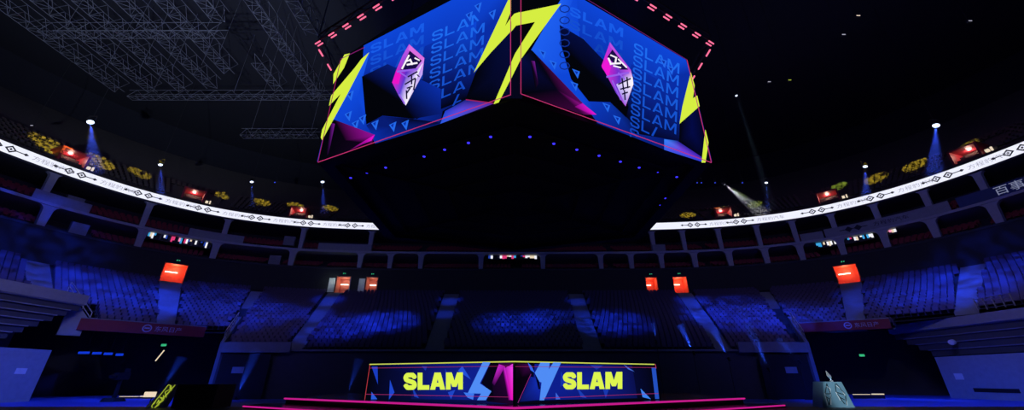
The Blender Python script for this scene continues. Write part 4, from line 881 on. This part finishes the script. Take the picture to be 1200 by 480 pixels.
p = at_y(177, 461.5, 20); t = thing('work_lamp', p, 'bright small cream work lamp behind the sloping sign', 'lamp'); b = MB(); b.box(-.28, .2, -.05, .05, -.12, .1); b.build('lens', M['warm'], t); b = MB(); b.box(-.3, .22, .05, .15, -.14, .12); b.bar((0, .1, -.12), (0, .1, -p.z), .02); b.build('stand', M['black'], t)
p = at_y(266, 452, 22); t = thing('work_lamp', p, 'tiny orange lamp right of the black case', 'lamp'); b = MB(); b.box(-.14, .14, -.05, .05, -.03, .03); b.build('lens', M['warm'], t); b = MB(); b.box(-.16, .16, .05, .12, -.05, .05); b.bar((0, .1, -.05), (0, .1, -p.z), .02); b.build('stand', M['black'], t)
p = at_y(272, 468, 24); 
# pedestal camera
p = at_z(132, 470, 0); t = thing('pedestal_camera', (p.x, p.y, 0), 'dark broadcast camera on a wheeled pedestal in front of the left tunnel', 'camera')
b = MB(); b.bar((0, 0, 0.001), (0, 0, .25), .75, 8, 0, .6); b.build('pedestal_base', M['black'], t); b = MB(); b.bar((0, 0, .25), (0, 0, 1.5), .14, 8, 0, .1); b.build('column', M['black'], t)
b = MB(); b.box(-.25, .25, -.5, .4, 1.5, 2.0); b.bar((0, -.5, 1.75), (0, -.95, 1.72), .12, 10); b.build('camera_body', M['black'], t); b = MB(); b.box(-.2, .2, .3, .36, 2.0, 2.3); b.build('monitor', M['black'], t)
# small steward-side camera on the corner stairs
# ================================================================== LIGHTING
def bowl_hit(px, py):
    d = ray(px, py)
    for j in range(700):
        k = .05+j*.00015*1.0; p = Vector((0, 0, EYE))+d*k
        # height of the stand at this plan point, by nearest curve pair
        best = min(((((e.lerp(g, .5) if p.x <= 0 else Vector((-(e.lerp(g, .5)).x, e.lerp(g, .5).y)))-p.xy).length), i) for i, (T, g, e) in list(enumerate(TAB))[::10])
        T, g, e = TAB[best[1]]
        if p.x > 0: g = Vector((-g.x, g.y)); e = Vector((-e.x, e.y))
        w_ = (p.xy-e).dot(g-e)/(g-e).length_squared
        if w_ > 0 and p.z < ZE+(ZW-ZE)*w_: return p
    return Vector((0, 0, EYE))+d*.12
BB = (.012, .055, 1.)
for px, py, ang, P in [(20, 305, 26, 1.1), (100, 338, 16, 1.3), (150, 350, 20, 1.9), (199, 347, 7, 1.1), (200, 361, 8, 1.3), (250, 355, 20, .8), (290, 372, 20, 1.6), (384, 354, 8, 1.6), (366, 370, 9, 1.6), (400, 385, 18, 1.9), (450, 380, 16, 2.2), (527, 354, 7, 1.0), (521, 368, 7, .7), (600, 382, 18, 1.5), (640, 375, 14, 1.0), (677, 354, 7, .8), (682, 368, 7, .6), (720, 380, 18, 1.8), (810, 354, 8, 1.6), (830, 370, 9, 1.5), (860, 370, 24, 2.0), (930, 375, 20, 1.6), (997, 347, 7, .7), (996, 360, 7, .7), (1065, 345, 20, 1.1), (1110, 340, 20, 1.2), (1165, 325, 24, 1.4), (1117, 325, 5, 1.8), (72, 322, 6, 1.2)]:
    p = bowl_hit(px, py); src = Vector((p.x*.4, p.y*.45, 26)); spot('blue_wash', src, p, BB, P*28000, ang, 1, .3, 42 if ang > 10 else None)
BL2 = (.0, .07, 1.)
for x in (-30, 30): spot('floor_wash', (x*.5, 14, 22), (x, 31, 0), BL2, 30000, 36, .6, .5)
area('house_fill', (0, 0, 30), (0, 45, 14), (.08, .16, 1), 450, 12, 6)  # unseen overhead area lamp added as weak blue fill for the bowl
for x in (-1, 1): area('gallery_fill', (x*22, 22, 17), (x*50, 44, 20), (.36, .28, 1), 700, 4, 4)  # unseen area lamps added to lift the dim gallery fronts
spot('truss_fill', (-22, 8, 6), (-37, 29, 35), (.65, .75, 1), 42000, 62, .8, .3)  # added spot without a fixture, brightens the left roof trusses
spot('podium_fill', (8, 6, 9), (12.9, 16.4, 1.2), (.75, .92, 1), 9000, 10, .6)  # unseen spot added to brighten the podium
spot('sign_fill', (-8, 6, 9), (-15, 16.3, 1), (.9, .95, 1), 1500, 12, .6)  # extra spot aimed at the sloping sign, no fixture built
area('roof_fill', (-30, 5, 22), (-45, 40, 46), (.08, .15, 1), 500, 6, 6); area('roof_fill', (30, 5, 22), (45, 40, 46), (.08, .15, 1), 500, 6, 6)  # unseen area lamps added to tint the dark roof navy
spot('stand_fill', (20, 10, 20), (39, 34, 5), (.45, .5, 1), 2600, 36, .8); spot('stand_fill', (-20, 10, 20), (-37, 28, 6), (.5, .55, 1), 3500, 36, .8)  # added spots without fixtures, lift the retracted stands and wall boards
